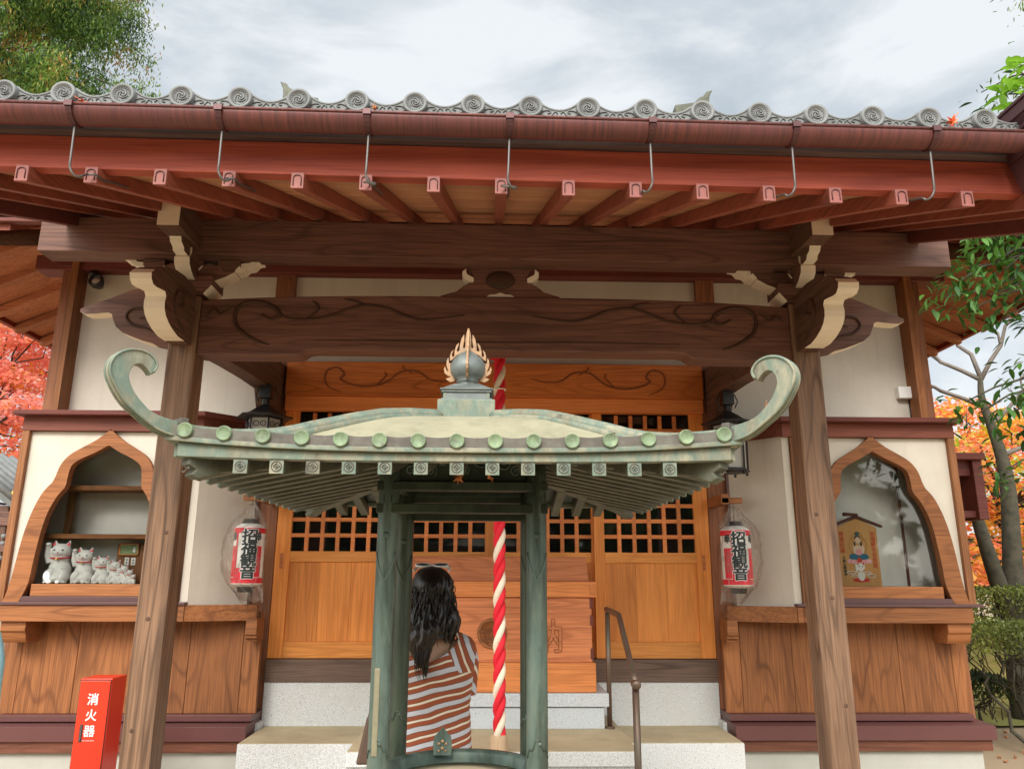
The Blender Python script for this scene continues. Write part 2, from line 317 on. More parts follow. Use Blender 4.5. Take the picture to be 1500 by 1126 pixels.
# ------------------------------------------------------------------ mesh helpers
def wloc(o):
    v = Vector((0, 0, 0))
    while o is not None: v += o.location; o = o.parent
    return v
class MB:
    def __init__(s): s.v = []; s.f = []; s.mi = []; s.smooth = []
    def add(s, vs, fs, mi=0, smooth=False):
        o = len(s.v); s.v += [tuple(q) for q in vs]
        for i, q in enumerate(fs):
            s.f.append(tuple(o+k for k in q)); s.mi.append(mi[i] if isinstance(mi, list) else mi); s.smooth.append(smooth)
        return s
    def box(s, x0, x1, y0, y1, z0, z1, mi=0):
        v = [(x, y, z) for z in (z0, z1) for y in (y0, y1) for x in (x0, x1)]
        return s.add(v, [(0, 2, 3, 1), (4, 5, 7, 6), (0, 1, 5, 4), (2, 6, 7, 3), (0, 4, 6, 2), (1, 3, 7, 5)], mi)
    def hexa(s, bot, top, mi=0):     # two quads, each counterclockwise from above
        return s.add(list(bot)+list(top), [(3, 2, 1, 0), (4, 5, 6, 7), (0, 1, 5, 4), (1, 2, 6, 5), (2, 3, 7, 6), (3, 0, 4, 7)], mi)
    def prism(s, poly, a0, a1, axis='y', mi=0, edge=None, emi=1, smooth=False):
        n = len(poly)
        def P(p, a): return {'y': (p[0], a, p[1]), 'x': (a, p[0], p[1]), 'z': (p[0], p[1], a)}[axis]
        v = [P(p, a0) for p in poly]+[P(p, a1) for p in poly]
        s.add(v, [tuple(range(n)), tuple(range(2*n-1, n-1, -1))], mi)
        o = len(s.v)-2*n
        for i in range(n):
            j = (i+1) % n; s.f.append((o+i, o+n+i, o+n+j, o+j)); s.mi.append(emi if edge and i in edge else mi); s.smooth.append(smooth)
        return s
    def tube(s, path, r, sides=8, mi=0, cap=True, squash=None):
        path = [Vector(p) for p in path]; n = len(path); rs = r if isinstance(r, (list, tuple)) else [r]*n
        up = None; vs = []
        for i, p in enumerate(path):
            t = (path[min(i+1, n-1)]-path[max(i-1, 0)]).normalized()
            if up is None:
                up = t.orthogonal().normalized() if abs(t.z) > .9 else Vector((0, 0, 1)).cross(t).cross(t).normalized()*-1
            up = (up-t*up.dot(t));  up = up.normalized() if up.length > 1e-6 else t.orthogonal().normalized()
            sd = t.cross(up)
            for k in range(sides):
                a = 2*pi*k/sides; vs.append(p+(up*cos(a)*(squash or 1)+sd*sin(a))*rs[i])
        fs = [(i*sides+k, i*sides+(k+1) % sides, (i+1)*sides+(k+1) % sides, (i+1)*sides+k) for i in range(n-1) for k in range(sides)]
        if cap: fs += [tuple(range(sides-1, -1, -1)), tuple((n-1)*sides+k for k in range(sides))]
        return s.add(vs, fs, mi, True)
    def lathe(s, prof, c, sides=24, mi=0, axis='z', smooth=True):
        vs = []
        for (r, h) in prof:
            for k in range(sides):
                a = 2*pi*k/sides
                q = {'z': (r*cos(a), r*sin(a), h), 'y': (r*cos(a), h, r*sin(a)), 'x': (h, r*cos(a), r*sin(a))}[axis]
                vs.append((c[0]+q[0], c[1]+q[1], c[2]+q[2]))
        n = len(prof)
        fs = [(i*sides+k, i*sides+(k+1) % sides, (i+1)*sides+(k+1) % sides, (i+1)*sides+k) for i in range(n-1) for k in range(sides)]
        if prof[0][0] > 1e-5: fs.append(tuple(range(sides-1, -1, -1)))
        if prof[-1][0] > 1e-5: fs.append(tuple((n-1)*sides+k for k in range(sides)))
        return s.add(vs, fs, mi, smooth)
    def ball(s, c, r, seg=16, rings=10, mi=0):
        r = r if isinstance(r, (tuple, list)) else (r, r, r); vs = []
        for i in range(rings+1):
            a = pi*i/rings
            for k in range(seg):
                b = 2*pi*k/seg; vs.append((c[0]+r[0]*sin(a)*cos(b), c[1]+r[1]*sin(a)*sin(b), c[2]-r[2]*cos(a)))
        fs = [(i*seg+k, i*seg+(k+1) % seg, (i+1)*seg+(k+1) % seg, (i+1)*seg+k) for i in range(rings) for k in range(seg)]
        return s.add(vs, fs, mi, True)
    def xf(s, fn, start=0): s.v[start:] = [tuple(fn(Vector(q))) for q in s.v[start:]]; return s
    def mesh(s, name, mats, org=Vector((0, 0, 0))):
        me = bpy.data.meshes.new(name); me.from_pydata([tuple(Vector(q)-org) for q in s.v], [], s.f)
        for m in (mats if isinstance(mats, (list, tuple)) else [mats]): me.materials.append(m)
        me.polygons.foreach_set('material_index', s.mi); me.polygons.foreach_set('use_smooth', s.smooth)
        me.validate(); bm = bmesh.new(); bm.from_mesh(me); bmesh.ops.remove_doubles(bm, verts=bm.verts, dist=1e-5) if len(s.v) < 30000 and getattr(s, 'weld', False) else None
        if getattr(s, 'fixn', True): bmesh.ops.recalc_face_normals(bm, faces=bm.faces)
        bm.to_mesh(me); bm.free(); return me
def obj(name, mb, mats, parent=None, bevel=0, kind=None):
    org = wloc(parent) if parent else Vector((0, 0, 0))
    o = bpy.data.objects.new(name, mb.mesh(name, mats, org)); COL.objects.link(o); o.parent = parent
    if bevel:
        b = o.modifiers.new('bevel', 'BEVEL'); b.width = bevel; b.segments = 2; b.limit_method = 'ANGLE'; b.angle_limit = rad(40); b.harden_normals = False
    if kind: o['kind'] = kind
    return o
def tag(o, label, cat, group=None):
    o['label'] = label; o['category'] = cat
    if group: o['group'] = group
    return o
def thing(name, loc, label, cat, group=None, rz=0):
    o = bpy.data.objects.new(name, None); COL.objects.link(o); o.location = loc; o.rotation_euler = (0, 0, rz); o.empty_display_size = .1
    return tag(o, label, cat, group)
def solo(name, mb, mats, label, cat, group=None, bevel=0):      # a top-level thing of one mesh, origin at its base
    xs = [v[0] for v in mb.v]; ys = [v[1] for v in mb.v]; zs = [v[2] for v in mb.v]
    org = Vector(((min(xs)+max(xs))/2, (min(ys)+max(ys))/2, min(zs)))
    o = bpy.data.objects.new(name, mb.mesh(name, mats, org)); COL.objects.link(o); o.location = org
    if bevel:
        b = o.modifiers.new('bevel', 'BEVEL'); b.width = bevel; b.segments = 2; b.limit_method = 'ANGLE'
    return tag(o, label, cat, group)
def copy_part(o, dx, dy=0, dz=0):
    c = o.copy(); COL.objects.link(c); c.location = o.location+Vector((dx, dy, dz)); c.parent = o.parent
    for ch in list(o.children):
        d = ch.copy(); COL.objects.link(d); d.parent = c
    return c
def copy_tree(o, parent=None):
    c = o.copy(); COL.objects.link(c); c.parent = parent
    for ch in list(o.children): copy_tree(ch, c)
    return c
def catmull(pts, k=6):
    out = []; P = [Vector(p) for p in pts]
    for i in range(len(P)-1):
        a, b, c, d = P[max(i-1, 0)], P[i], P[i+1], P[min(i+2, len(P)-1)]
        for j in range(k):
            t = j/k; out.append(.5*((2*b)+(c-a)*t+(2*a-5*b+4*c-d)*t*t+(3*b-a-3*c+d)*t**3))
    out.append(P[-1]); return [tuple(q) for q in out]
def mir(sx, poly): return [(sx*x, z) for x, z in poly]
def text_mb(body, size, off=0, ext=.001, vertical=False, lh=1.05, k=None):
    if off > 0:
        a = text_mb(body, size, 0, ext, vertical, lh); r = MB(); n = k or 8
        for i in range(n):
            dx, dz = off*cos(2*pi*i/n), off*sin(2*pi*i/n); r.add([(x+dx, y-i*.00004, z+dz) for x, y, z in a.v], a.f)
        return r
    off = max(off, 0)
    """letters as solid meshes in the XZ plane, centred on x, top at z=0"""
    mb = MB()
    rows = list(body) if vertical else [body]
    for i, ch in enumerate(rows):
        cu = bpy.data.curves.new('t', 'FONT'); cu.body = ch; cu.size = size; cu.extrude = ext; cu.align_x = 'CENTER'; cu.resolution_u = 3
        o = bpy.data.objects.new('t', cu); COL.objects.link(o); bpy.context.view_layer.update()
        me = bpy.data.meshes.new_from_object(o.evaluated_get(bpy.context.evaluated_depsgraph_get()))
        z0 = -size*.88-i*size*lh
        mb.add([(v.co.x, -v.co.z, v.co.y+z0) for v in me.vertices], [tuple(p.vertices) for p in me.polygons])
        bpy.data.objects.remove(o); bpy.data.curves.remove(cu); bpy.data.meshes.remove(me)
    return mb
def slice_x(mb, step):
    me = bpy.data.meshes.new('s'); me.from_pydata(mb.v, [], mb.f); bm = bmesh.new(); bm.from_mesh(me)
    bmesh.ops.triangulate(bm, faces=[f for f in bm.faces if len(f.verts) > 4])
    xs = [v.co.x for v in bm.verts]; x = min(xs)+step
    while x < max(xs):
        bmesh.ops.bisect_plane(bm, geom=bm.verts[:]+bm.edges[:]+bm.faces[:], plane_co=(x, 0, 0), plane_no=(1, 0, 0)); x += step
    r = MB(); bm.verts.index_update(); r.add([tuple(v.co) for v in bm.verts], [tuple(v.index for v in f.verts) for f in bm.faces]); bm.free(); bpy.data.meshes.remove(me)
    return r
def fuse(mb, voxel, smooth=2):
    """one continuous surface from overlapping lumps"""
    me = mb.mesh('f', []); o = bpy.data.objects.new('f', me); COL.objects.link(o)
    r = o.modifiers.new('r', 'REMESH'); r.mode = 'VOXEL'; r.voxel_size = voxel
    sm = o.modifiers.new('s', 'SMOOTH'); sm.iterations = smooth; sm.factor = .6
    bpy.context.view_layer.update()
    e = bpy.data.meshes.new_from_object(o.evaluated_get(bpy.context.evaluated_depsgraph_get()))
    out = MB(); out.add([tuple(v.co) for v in e.vertices], [tuple(p.vertices) for p in e.polygons], 0, True)
    bpy.data.objects.remove(o); bpy.data.meshes.remove(e); bpy.data.meshes.remove(me); return out
def skin(nodes, edges, levels=2, root=None):
    names = list(nodes); me = bpy.data.meshes.new('k'); me.from_pydata([nodes[n][0] for n in names], [(names.index(a), names.index(b)) for a, b in edges], [])
    o = bpy.data.objects.new('k', me); COL.objects.link(o); o.modifiers.new('s', 'SKIN').use_smooth_shade = True
    for i, n in enumerate(names):
        r = nodes[n][1]; me.skin_vertices[0].data[i].radius = r if isinstance(r, tuple) else (r, r); me.skin_vertices[0].data[i].use_root = (n == (root or names[0]))
    su = o.modifiers.new('u', 'SUBSURF'); su.levels = levels; su.render_levels = levels
    bpy.context.view_layer.update(); e = bpy.data.meshes.new_from_object(o.evaluated_get(bpy.context.evaluated_depsgraph_get()))
    out = MB(); out.add([tuple(v.co) for v in e.vertices], [tuple(p.vertices) for p in e.polygons], 0, True)
    bpy.data.objects.remove(o); bpy.data.meshes.remove(e); bpy.data.meshes.remove(me); return out


# ================================================================== the setting
g = MB(); N = 60
def gz(x, y):
    d = max(abs(x)-5, y-10, 0); return 0 if d <= 0 else min(.25*d, 1)*(.12*mnoise.noise(Vector((x*.25, y*.25, 0)))-.02)
xs = [-300, -80, -30]+[-20+i*1.0 for i in range(41)]+[30, 80, 300]
ys = [-300, -60, -20]+[-10+i*1.0 for i in range(46)]+[45, 90, 400]
g.add([(x, y, gz(x, y)) for y in ys for x in xs], [(j*len(xs)+i, j*len(xs)+i+1, (j+1)*len(xs)+i+1, (j+1)*len(xs)+i) for j in range(len(ys)-1) for i in range(len(xs)-1)], 0, True)
obj('ground', g, M['sand'], kind='structure')
g = MB(); g.add([(x, y, gz(x, y)+.03) for y in [8.6+i*.6 for i in range(40)] for x in [5.4+j*.6 for j in range(30)]], [(i*30+j, i*30+j+1, (i+1)*30+j+1, (i+1)*30+j) for i in range(39) for j in range(29)], 0, True)
o = obj('lawn', g, M['grass'], kind='structure')

# ================================================================== the hall
hall = thing('shrine_hall', (0, 6.3, 0), 'wooden temple hall with tiled porch roof, dark carved beams and white plaster walls', 'temple hall')
H = lambda name, mb, mats, bev=0, parent=None: obj(name, mb, mats, parent or hall, bev)
W = 6.3
# ---- plinth and foundation
for s in (-1, 1):
    X = lambda a, b: (min(s*a, s*b), max(s*a, s*b))
    m = MB(); m.box(*X(1.70, 3.62), 6.0, 13, 0, .336); H('foundation', m, M['concrete'], .004)
    m = MB(); m.box(*X(1.78, 3.675), 5.955, 6.3, .338, .413); H('base_board', m, M['base_wood'], .003)
    m = MB(); m.box(*X(1.772, 3.70), 5.93, 6.3, .416, .512); m.hexa([(x, y, .512) for x, y in ((X(1.772, 3.70)[0], 5.93), (X(1.772, 3.70)[1], 5.93), (X(1.772, 3.70)[1], 6.3), (X(1.772, 3.70)[0], 6.3))], [(x, y, z) for x, y, z in ((X(1.772, 3.70)[0], 5.934, .514), (X(1.772, 3.70)[1], 5.934, .514), (X(1.772, 3.68)[1], 6.3, .535), (X(1.772, 3.68)[0], 6.3, .535))])
    H('plinth_capping', m, M['plinth'], .003)
    m = MB(); m.box(*X(1.768, 3.615), 6.04, 6.3, .53, .572); H('plinth_strip', m, M['plinth'], .002)
    # lower boarding
    m = MB(); cuts = [1.768, 1.90, 2.30, 2.72, 3.13, 3.545, 3.66]
    for a, b in zip(cuts, cuts[1:]): m.box(*X(a+.0015, b-.0015), 6.12-random.random()*.002, 6.16, .573, 1.30)
    H('wall_boarding', m, M['board'], .0025)
    # side wall of the hall going back
    m = MB(); m.box(*X(3.60, 3.66), 6.2, 12.8, .5, 4.3); H('side_wall', m, M['board'])
# ---- pillars
for x, w in ((1.85, .165), (3.70, .165)):
    for s in (-1, 1):
        m = MB(); cx = s*x; m.box(cx-w/2, cx+w/2, 6.3 if x < 3 else 6.295, 6.46, .45, 4.25); p = H('pillar', m, M['pillar'], .006)
        if x > 3:
            m = MB(); m.prism([(cx-.10, 4.16), (cx-.16, 4.24), (cx-.16, 4.30), (cx+.16, 4.30), (cx+.16, 4.24), (cx+.10, 4.16)], 6.24, 6.5); H('pillar_cap', m, M['purple'], .004)
# ---- plaster
m = MB()
for s in (-1, 1): m.box(min(s*1.93, s*3.62), max(s*1.93, s*3.62), 6.36, 6.42, 2.60, 4.16)
m.box(-1.77, 1.77, 6.36, 6.42, 3.30, 4.16)
H('wall_plaster', m, M['plaster'])
m = MB(); m.box(-4.0, 4.0, 6.245, 6.44, 4.128, 4.262); H('head_beam', m, M['purple'], .005)
m = MB(); m.box(-3.9, 3.9, 6.20, 6.40, 4.264, 4.40); H('purlin', m, M['purple'], .005)
for xx in (-.0,): pass
# ---- carved door head
m = MB(); m.box(-1.766, 1.766, 6.235, 6.34, 3.03, 3.325); dh = H('door_head', m, M['carved'], .006)
m = MB(); m.box(-1.766, 1.766, 6.26, 6.36, 2.912, 3.028); H('door_lintel', m, M['lattice'], .004)
m = MB()
def scroll(mb, y, pts, r, s=1, k=6):
    n = catmull([(s*a, y, b) for a, b in pts], k); L = len(n)
    mb.tube(n, [r*(.35+.65*min(1, min(i, L-1-i)/(L*.2))) for i in range(L)], 6)
for s in (-1, 1):
    scroll(m, 6.232, [(1.30, 3.06), (1.40, 3.10), (1.44, 3.17), (1.42, 3.25), (1.33, 3.27), (1.28, 3.21), (1.31, 3.17), (1.20, 3.12), (1.05, 3.11), (.92, 3.15), (.80, 3.24), (.66, 3.24), (.55, 3.17), (.42, 3.16), (.3, 3.19)], .008, s)
    scroll(m, 6.232, [(1.0, 3.13), (.93, 3.20), (.94, 3.24)], .006, s); scroll(m, 6.232, [(.7, 3.22), (.78, 3.27), (.79, 3.30)], .005, s)
H('scroll_carving', m, M['groove_o'], 0, dh)
# ---- doors
def door(x0, x1, yf, l0, l1):
    P = bpy.data.objects.new('sliding_door', None)
    m = MB(); yb = yf+.035
    m.box(x0, l0, yf, yb, .94, 2.91); m.box(l1, x1, yf, yb, .94, 2.91)
    d = H('sliding_door', m, M['door'], .003)
    m = MB(); H('bottom_rail', m.box(l0, l1, yf+.003, yb, .94, 1.064), M['door_x'], .003, d); H('middle_rail', MB().box(l0, l1, yf+.003, yb, 1.672, 1.757), M['door_x'], .003, d)
    m = MB(); n = 3; w = (l1-l0)/n
    for i in range(n): m.box(l0+w*i+.0005, l0+w*(i+1)-.0005, yf+.016, yb, 1.064, 1.672)
    H('door_panel', m, M['door'], .0015, d)
    m = MB(); c = 6; pw = (l1-l0)/c; b = .0155
    for i in range(1, c): m.box(l0+pw*i-b, l0+pw*i+b, yf+.006, yb-.003, 1.757, 2.895)
    rws = 9; ph = (2.895-1.757)/rws
    for i in range(1, rws): m.box(l0, l1, yf+.0085, yb-.005, 1.757+ph*i-b, 1.757+ph*i+b)
    H('lattice', m, M['lattice'], .002, d)
    m = MB(); m.box(l0, l1, yb-.002, yb+.003, 1.757, 2.895); H('pane', m, M['glass_dark'], 0, d)
    return d
for s in (-1, 1):
    a = door(*((.0, .872) if s > 0 else (-.872, 0)), 6.355, *((.078, .80) if s > 0 else (-.80, -.078)))
    b = door(*((.815, 1.766) if s > 0 else (-1.766, -.815)), 6.310, *((.90, 1.648) if s > 0 else (-1.648, -.90)))
    m = MB(); hx = s*1.71; m.box(hx-.012, hx+.012, 6.305, 6.312, 1.62, 1.74); H('door_pull', m, M['box'], .001, b)
m = MB(); m.box(-1.766, 1.766, 6.275, 6.45, .77, .936); H('door_sill', m, M['sill'], .004)
m = MB(); m.box(-1.766, -.02, 6.29, 6.46, .3, .769); m.box(-.018, 1.766, 6.29, 6.46, .3, .769); H('granite_riser', m, M['granite'], .003)
m = MB(); m.box(-1.8, 1.8, 6.46, 6.5, .4, 4.2); H('inner_screen', m, M['black'])
# ---- the two display bays
def resamp(p, n):
    L = [0]
    for a, b in zip(p, p[1:]): L.append(L[-1]+math.dist(a, b))
    out = []
    for k in range(n):
        d = L[-1]*k/(n-1); i = max(q for q in range(len(L)) if L[q] <= d+1e-9); i = min(i, len(p)-2); u = (d-L[i])/(L[i+1]-L[i]); out.append((p[i][0]*(1-u)+p[i+1][0]*u, p[i][1]*(1-u)+p[i+1][1]*u))
    return out
OUT = resamp(catmull([(0, 2.66), (.10, 2.575), (.20, 2.515), (.29, 2.455), (.345, 2.38), (.370, 2.29)], 4), 16)+resamp(catmull([(.388, 2.245), (.445, 2.175), (.495, 2.06), (.53, 1.93), (.552, 1.8), (.568, 1.66), (.585, 1.52), (.605, 1.42), (.622, 1.372)], 4), 24)
INN = resamp(catmull([(0, 2.535), (.09, 2.482), (.19, 2.432), (.255, 2.385), (.275, 2.32), (.281, 2.235)], 4), 16)+resamp(catmull([(.290, 2.205), (.338, 2.14), (.382, 2.04), (.41, 1.93), (.43, 1.78), (.443, 1.64), (.455, 1.5), (.505, 1.372)], 4), 24)
NF = 5.905
for s in (-1, 1):
    X = lambda a, b: (min(s*a, s*b), max(s*a, s*b)); c = 2.98
    m = MB(); xi, xo, zb, zt = 2.38, 3.60, 1.41, 2.645
    MID = [((a[0]+b[0])/2, (a[1]+b[1])/2) for a, b in zip(OUT, INN)]
    MID = [(x, min(z, 2.63)) for x, z in MID if z > 1.42]+[(.58, 1.41)]
    hw = xo-c; hi_ = c-xi
    m.prism([(s*(c+dx), z) for dx, z in ([(0, zt)]+MID+[(hw, zb), (hw, zt)])], NF+.012, NF+.03)
    m.prism([(s*(c-dx), z) for dx, z in ([(0, zt)]+[(min(q[0], hi_-.002), q[1]) for q in MID]+[(hi_, zb), (hi_, zt)])], NF+.012, NF+.03)
    # front strip and canted plaster side
    m.box(*X(2.272, 2.33), NF+.004, NF+.03, 1.362, 2.65)
    bay = H('display_bay', m, M['plaster'])
    m = MB(); m.add([(s*2.272, NF+.006, 1.33), (s*1.935, 6.24, 1.33), (s*1.935, 6.24, 2.66), (s*2.272, NF+.006, 2.66), (s*2.287, NF+.026, 1.33), (s*1.95, 6.26, 1.33), (s*1.95, 6.26, 2.66), (s*2.287, NF+.026, 2.66)], [(0, 1, 2, 3), (7, 6, 5, 4), (0, 3, 7, 4), (1, 5, 6, 2), (3, 2, 6, 7), (0, 4, 5, 1)]); H('canted_side', m, M['plaster'], 0, bay)
    m = MB(); no = len(OUT)
    for q in (1, -1):
        for i in range(no-1):
            a, b, d, e = OUT[i], OUT[i+1], INN[i+1], INN[i]
            xs_ = [(s*(c+q*t[0]), t[1]) for t in (a, b, d, e)]
            m.add([(x, NF-.03, z) for x, z in xs_]+[(x, NF+.035, z) for x, z in xs_], [(0, 1, 2, 3), (7, 6, 5, 4), (0, 4, 5, 1), (2, 6, 7, 3)])
        e = [(s*(c+q*t[0]), t[1]) for t in (OUT[-1], INN[-1])]; m.add([(e[0][0], NF-.03, e[0][1]), (e[1][0], NF-.03, e[1][1]), (e[1][0], NF+.035, e[1][1]), (e[0][0], NF+.035, e[0][1])], [(0, 1, 2, 3)])
    m.weld = True
    mm = M['niche'] if s < 0 else M['niche']
    H('ogee_frame', m, mm, 0, bay)
    m = MB(); m.box(*X(2.31, 3.55), NF+.04, NF+.045, 1.45, 2.62); H('glass_pane', m, M['glass'], 0, bay)
    m = MB(); m.box(*X(3.60, 3.655), NF-.025, 6.3, 1.36, 2.648); H('bay_stile', m, M['niche_z'], .003, bay); m = MB(); m.box(*X(2.332, 2.387), NF-.02, NF+.04, 1.36, 2.645); H('bay_stile', m, M['niche_z'], .003, bay)
    m = MB(); m.box(*X(2.272, 3.655), NF-.03, NF+.05, 2.648, 2.755)
    m.add([(s*2.27, NF-.03, 2.648), (s*1.93, 6.21, 2.648), (s*1.93, 6.21, 2.755), (s*2.27, NF-.03, 2.755), (s*2.24, NF, 2.648), (s*1.95, 6.25, 2.648), (s*1.95, 6.25, 2.755), (s*2.24, NF, 2.755)], [(0, 1, 2, 3), (7, 6, 5, 4), (3, 2, 6, 7), (0, 4, 5, 1)])
    H('bay_lintel', m, M['maroon'], .003, bay)
    m = MB(); m.prism([(s*x, y) for x, y in ((1.90, 6.3), (1.93, 6.12), (2.24, NF-.11), (3.70, NF-.11), (3.70, 6.3))], 2.757, 2.795, 'z'); H('bay_cornice', m, M['purple'], .006, bay)
    m = MB(); m.box(*X(3.69, 2.27), NF-.05, 6.12, 1.352, 1.374); m.box(*X(2.475, 3.5), NF-.028, NF+.03, 1.374, 1.412); H('bay_ledge', m, M['ledge'], .003, bay)
    m = MB(); m.box(*X(2.55, 3.42), NF-.012, NF+.04, 1.413, 1.50); H('bay_sill', m, M['niche'], .003, bay)
    m = MB(); m.box(*X(2.320, 3.61), NF-.035, NF+.03, 1.236, 1.35); m.box(*X(2.274, 2.318), NF-.037, NF+.03, 1.236, 1.35)
    m.add([(s*2.272, NF-.03, 1.236), (s*1.80, 6.06, 1.236), (s*1.80, 6.06, 1.352), (s*2.272, NF-.03, 1.352), (s*2.272, NF+.02, 1.236), (s*1.80, 6.12, 1.236), (s*1.80, 6.12, 1.352), (s*2.272, NF+.02, 1.352)], [(0, 1, 2, 3), (7, 6, 5, 4), (3, 2, 6, 7), (0, 4, 5, 1)])
    m.prism([(s*2.28, NF+.0), (s*1.80, 6.08), (s*1.80, 6.14), (s*3.6, 6.14), (s*3.6, NF)], 1.24, 1.26, 'z')
    H('bay_shelf', m, M['niche'], .003, bay)
    prof = [(6.12, 1.252), (5.93, 1.252), (5.93, 1.145), (5.945, 1.132), (5.945, 1.118), (5.965, 1.105), (5.965, 1.093), (6.12, 1.093)]
    m = MB(); m.prism(prof, *X(1.752, 1.835), 'x'); H('shelf_bracket', m, M['niche'], .004, bay)
    prof = [(6.12, 1.234), (5.90, 1.234), (5.90, 1.17), (5.915, 1.155), (5.93, 1.11), (5.95, 1.085), (6.12, 1.085)]
    m = MB(); m.prism(prof, *X(3.42, 3.60), 'x'); H('shelf_bracket', m, M['niche'], .004, bay)
    # inside of the bay
    m = MB(); m.box(*X(2.34, 3.60), 6.262, 6.29, 1.4, 2.74); m.box(*X(3.585, 3.60), 5.96, 6.262, 1.5, 2.70); m.box(*X(2.32, 2.34), 5.96, 6.262, 1.5, 2.7); H('bay_back', m, M['plaster_in'], 0, bay)
    m = MB(); m.box(*X(2.34, 3.585), 5.955, 6.26, 1.44, 1.499); H('bay_floor', m, M['niche'], 0, bay)
    m = MB(); m.box(*X(2.34, 3.585), 5.955, 6.26, 2.66, 2.74); H('bay_ceiling', m, M['plaster_in'], 0, bay)
    if s < 0:
        for z in (1.835, 2.205):
            m = MB(); m.box(*X(2.345, 3.58 if z < 2 else 3.40), 6.02, 6.25, z, z+.035); H('display_shelf', m, M['niche'], .002, bay)
        m = MB(); m.box(*X(3.33, 3.38), 6.14, 6.17, 1.872, 2.203); H('shelf_upright', m, M['niche_z'], .002, bay)
    else:
        m = MB(); m.box(*X(3.345, 3.36), 6.24, 6.262, 1.5, 2.6); H('corner_bead', m, M['purple'], .002, bay)
# small side ledge on the right flank
m = MB(); m.box(4.12, 4.50, 6.8, 7.2, 2.62, 2.68); m.box(4.40, 4.49, 6.85, 7.1, 2.08, 2.62); m.box(3.66, 4.47, 6.9, 7.1, 2.48, 2.62); m.box(3.66, 4.47, 6.9, 7.1, 2.1, 2.16)
H('side_bay', m, M['purple'], .005)

# ---- porch posts
for s in (-1, 1):
    m = MB(); x0, x1 = sorted((s*1.785, s*1.949)); m.box(x0, x1, 4.345, 4.509, .16, 3.20); p = H('porch_post', m, M['post'], .012)
    m = MB(); m.box(s*1.867-.16, s*1.867+.16, 4.267, 4.587, 0, .16); H('post_base_stone', m, M['granite'], .01, p)
    for kx, kz, kr in ((.012, 1.40, .013), (-.035, 1.86, .012), (.03, .84, .012)):
        m = MB(); m.lathe([(0, -.001), (kr*.6, -.0015), (kr*1.2, .001)], (s*1.867+kx*s, 4.345, kz+.06*s), 16, 0, 'y'); kn = H('knot', m, M['post_knot'], 0, p)
# ---- rainbow beam
def zt(x): return 3.222-.0125*(x/1.0)**2-.0*x
poly = [(-1.786, 2.836), (-1.20, 2.836)]+[(-1.17, 2.845), (-1.14, 2.868), (-1.10, 2.875)]+[(1.10, 2.875), (1.14, 2.868), (1.17, 2.845), (1.20, 2.836), (1.786, 2.836)]
poly += [(x, 3.222-.045*(abs(x)/1.786)**3) for x in [1.786-.2*i for i in range(18)]][:18]+[(-1.786, 3.177)]
m = MB(); m.prism(poly, 4.362, 4.52); rb = H('rainbow_beam', m, M['beam_x'], .01)
m = MB()
for s in (-1, 1):
    scroll(m, 4.359, [(1.36, 2.90), (1.45, 2.93), (1.55, 3.0), (1.575, 3.09), (1.53, 3.155), (1.43, 3.165), (1.34, 3.13), (1.31, 3.08), (1.36, 3.06), (1.42, 3.09)], .012, s)
    scroll(m, 4.359, [(1.36, 3.13), (1.27, 3.07), (1.15, 3.06), (1.02, 3.08), (.90, 3.13), (.80, 3.155), (.68, 3.14), (.58, 3.10), (.48, 3.07), (.36, 3.075), (.2, 3.10)], .0085, s)
    scroll(m, 4.359, [(.80, 3.155), (.86, 3.18), (.93, 3.19)], .007, s); scroll(m, 4.359, [(1.15, 3.06), (1.08, 3.13), (1.12, 3.18)], .007, s)
    scroll(m, 4.359, [(1.74, 3.08), (1.70, 3.12), (1.66, 3.09), (1.60, 3.13)], .006, s)
scroll(m, 4.359, [(-1.10, 2.93), (-.6, 2.935), (0, 2.93), (.6, 2.935), (1.10, 2.93)], .004)
H('scroll_carving', m, M['carve'], 0, rb)
# ---- side and front post noses
KX = [(1.95, 3.264), (2.10, 3.262), (2.16, 3.256), (2.219, 3.24), (2.28, 3.214), (2.335, 3.188), (2.42, 3.156), (2.47, 3.136), (2.507, 3.119), (2.507, 3.10), (2.472, 3.086), (2.42, 3.088), (2.378, 3.093), (2.34, 3.097), (2.318, 3.088), (2.308, 3.06), (2.285, 3.01), (2.24, 2.972), (2.197, 2.953), (2.12, 2.924), (2.05, 2.905), (1.95, 2.886)]
KY = [(4.345, 3.20), (4.30, 3.205), (4.267, 3.19)]
FK = [(4.345, 3.23), (4.25, 3.243), (4.147, 3.246), (4.026, 3.233), (3.93, 3.205), (3.852, 3.17), (3.79, 3.135), (3.752, 3.10), (3.762, 3.07), (3.787, 3.05), (3.83, 3.05), (3.89, 3.06), (3.935, 3.066), (3.953, 3.045), (3.944, 3.01), (3.95, 2.975), (3.975, 2.942), (4.015, 2.918), (4.075, 2.896), (4.155, 2.88), (4.25, 2.882), (4.345, 2.886)]
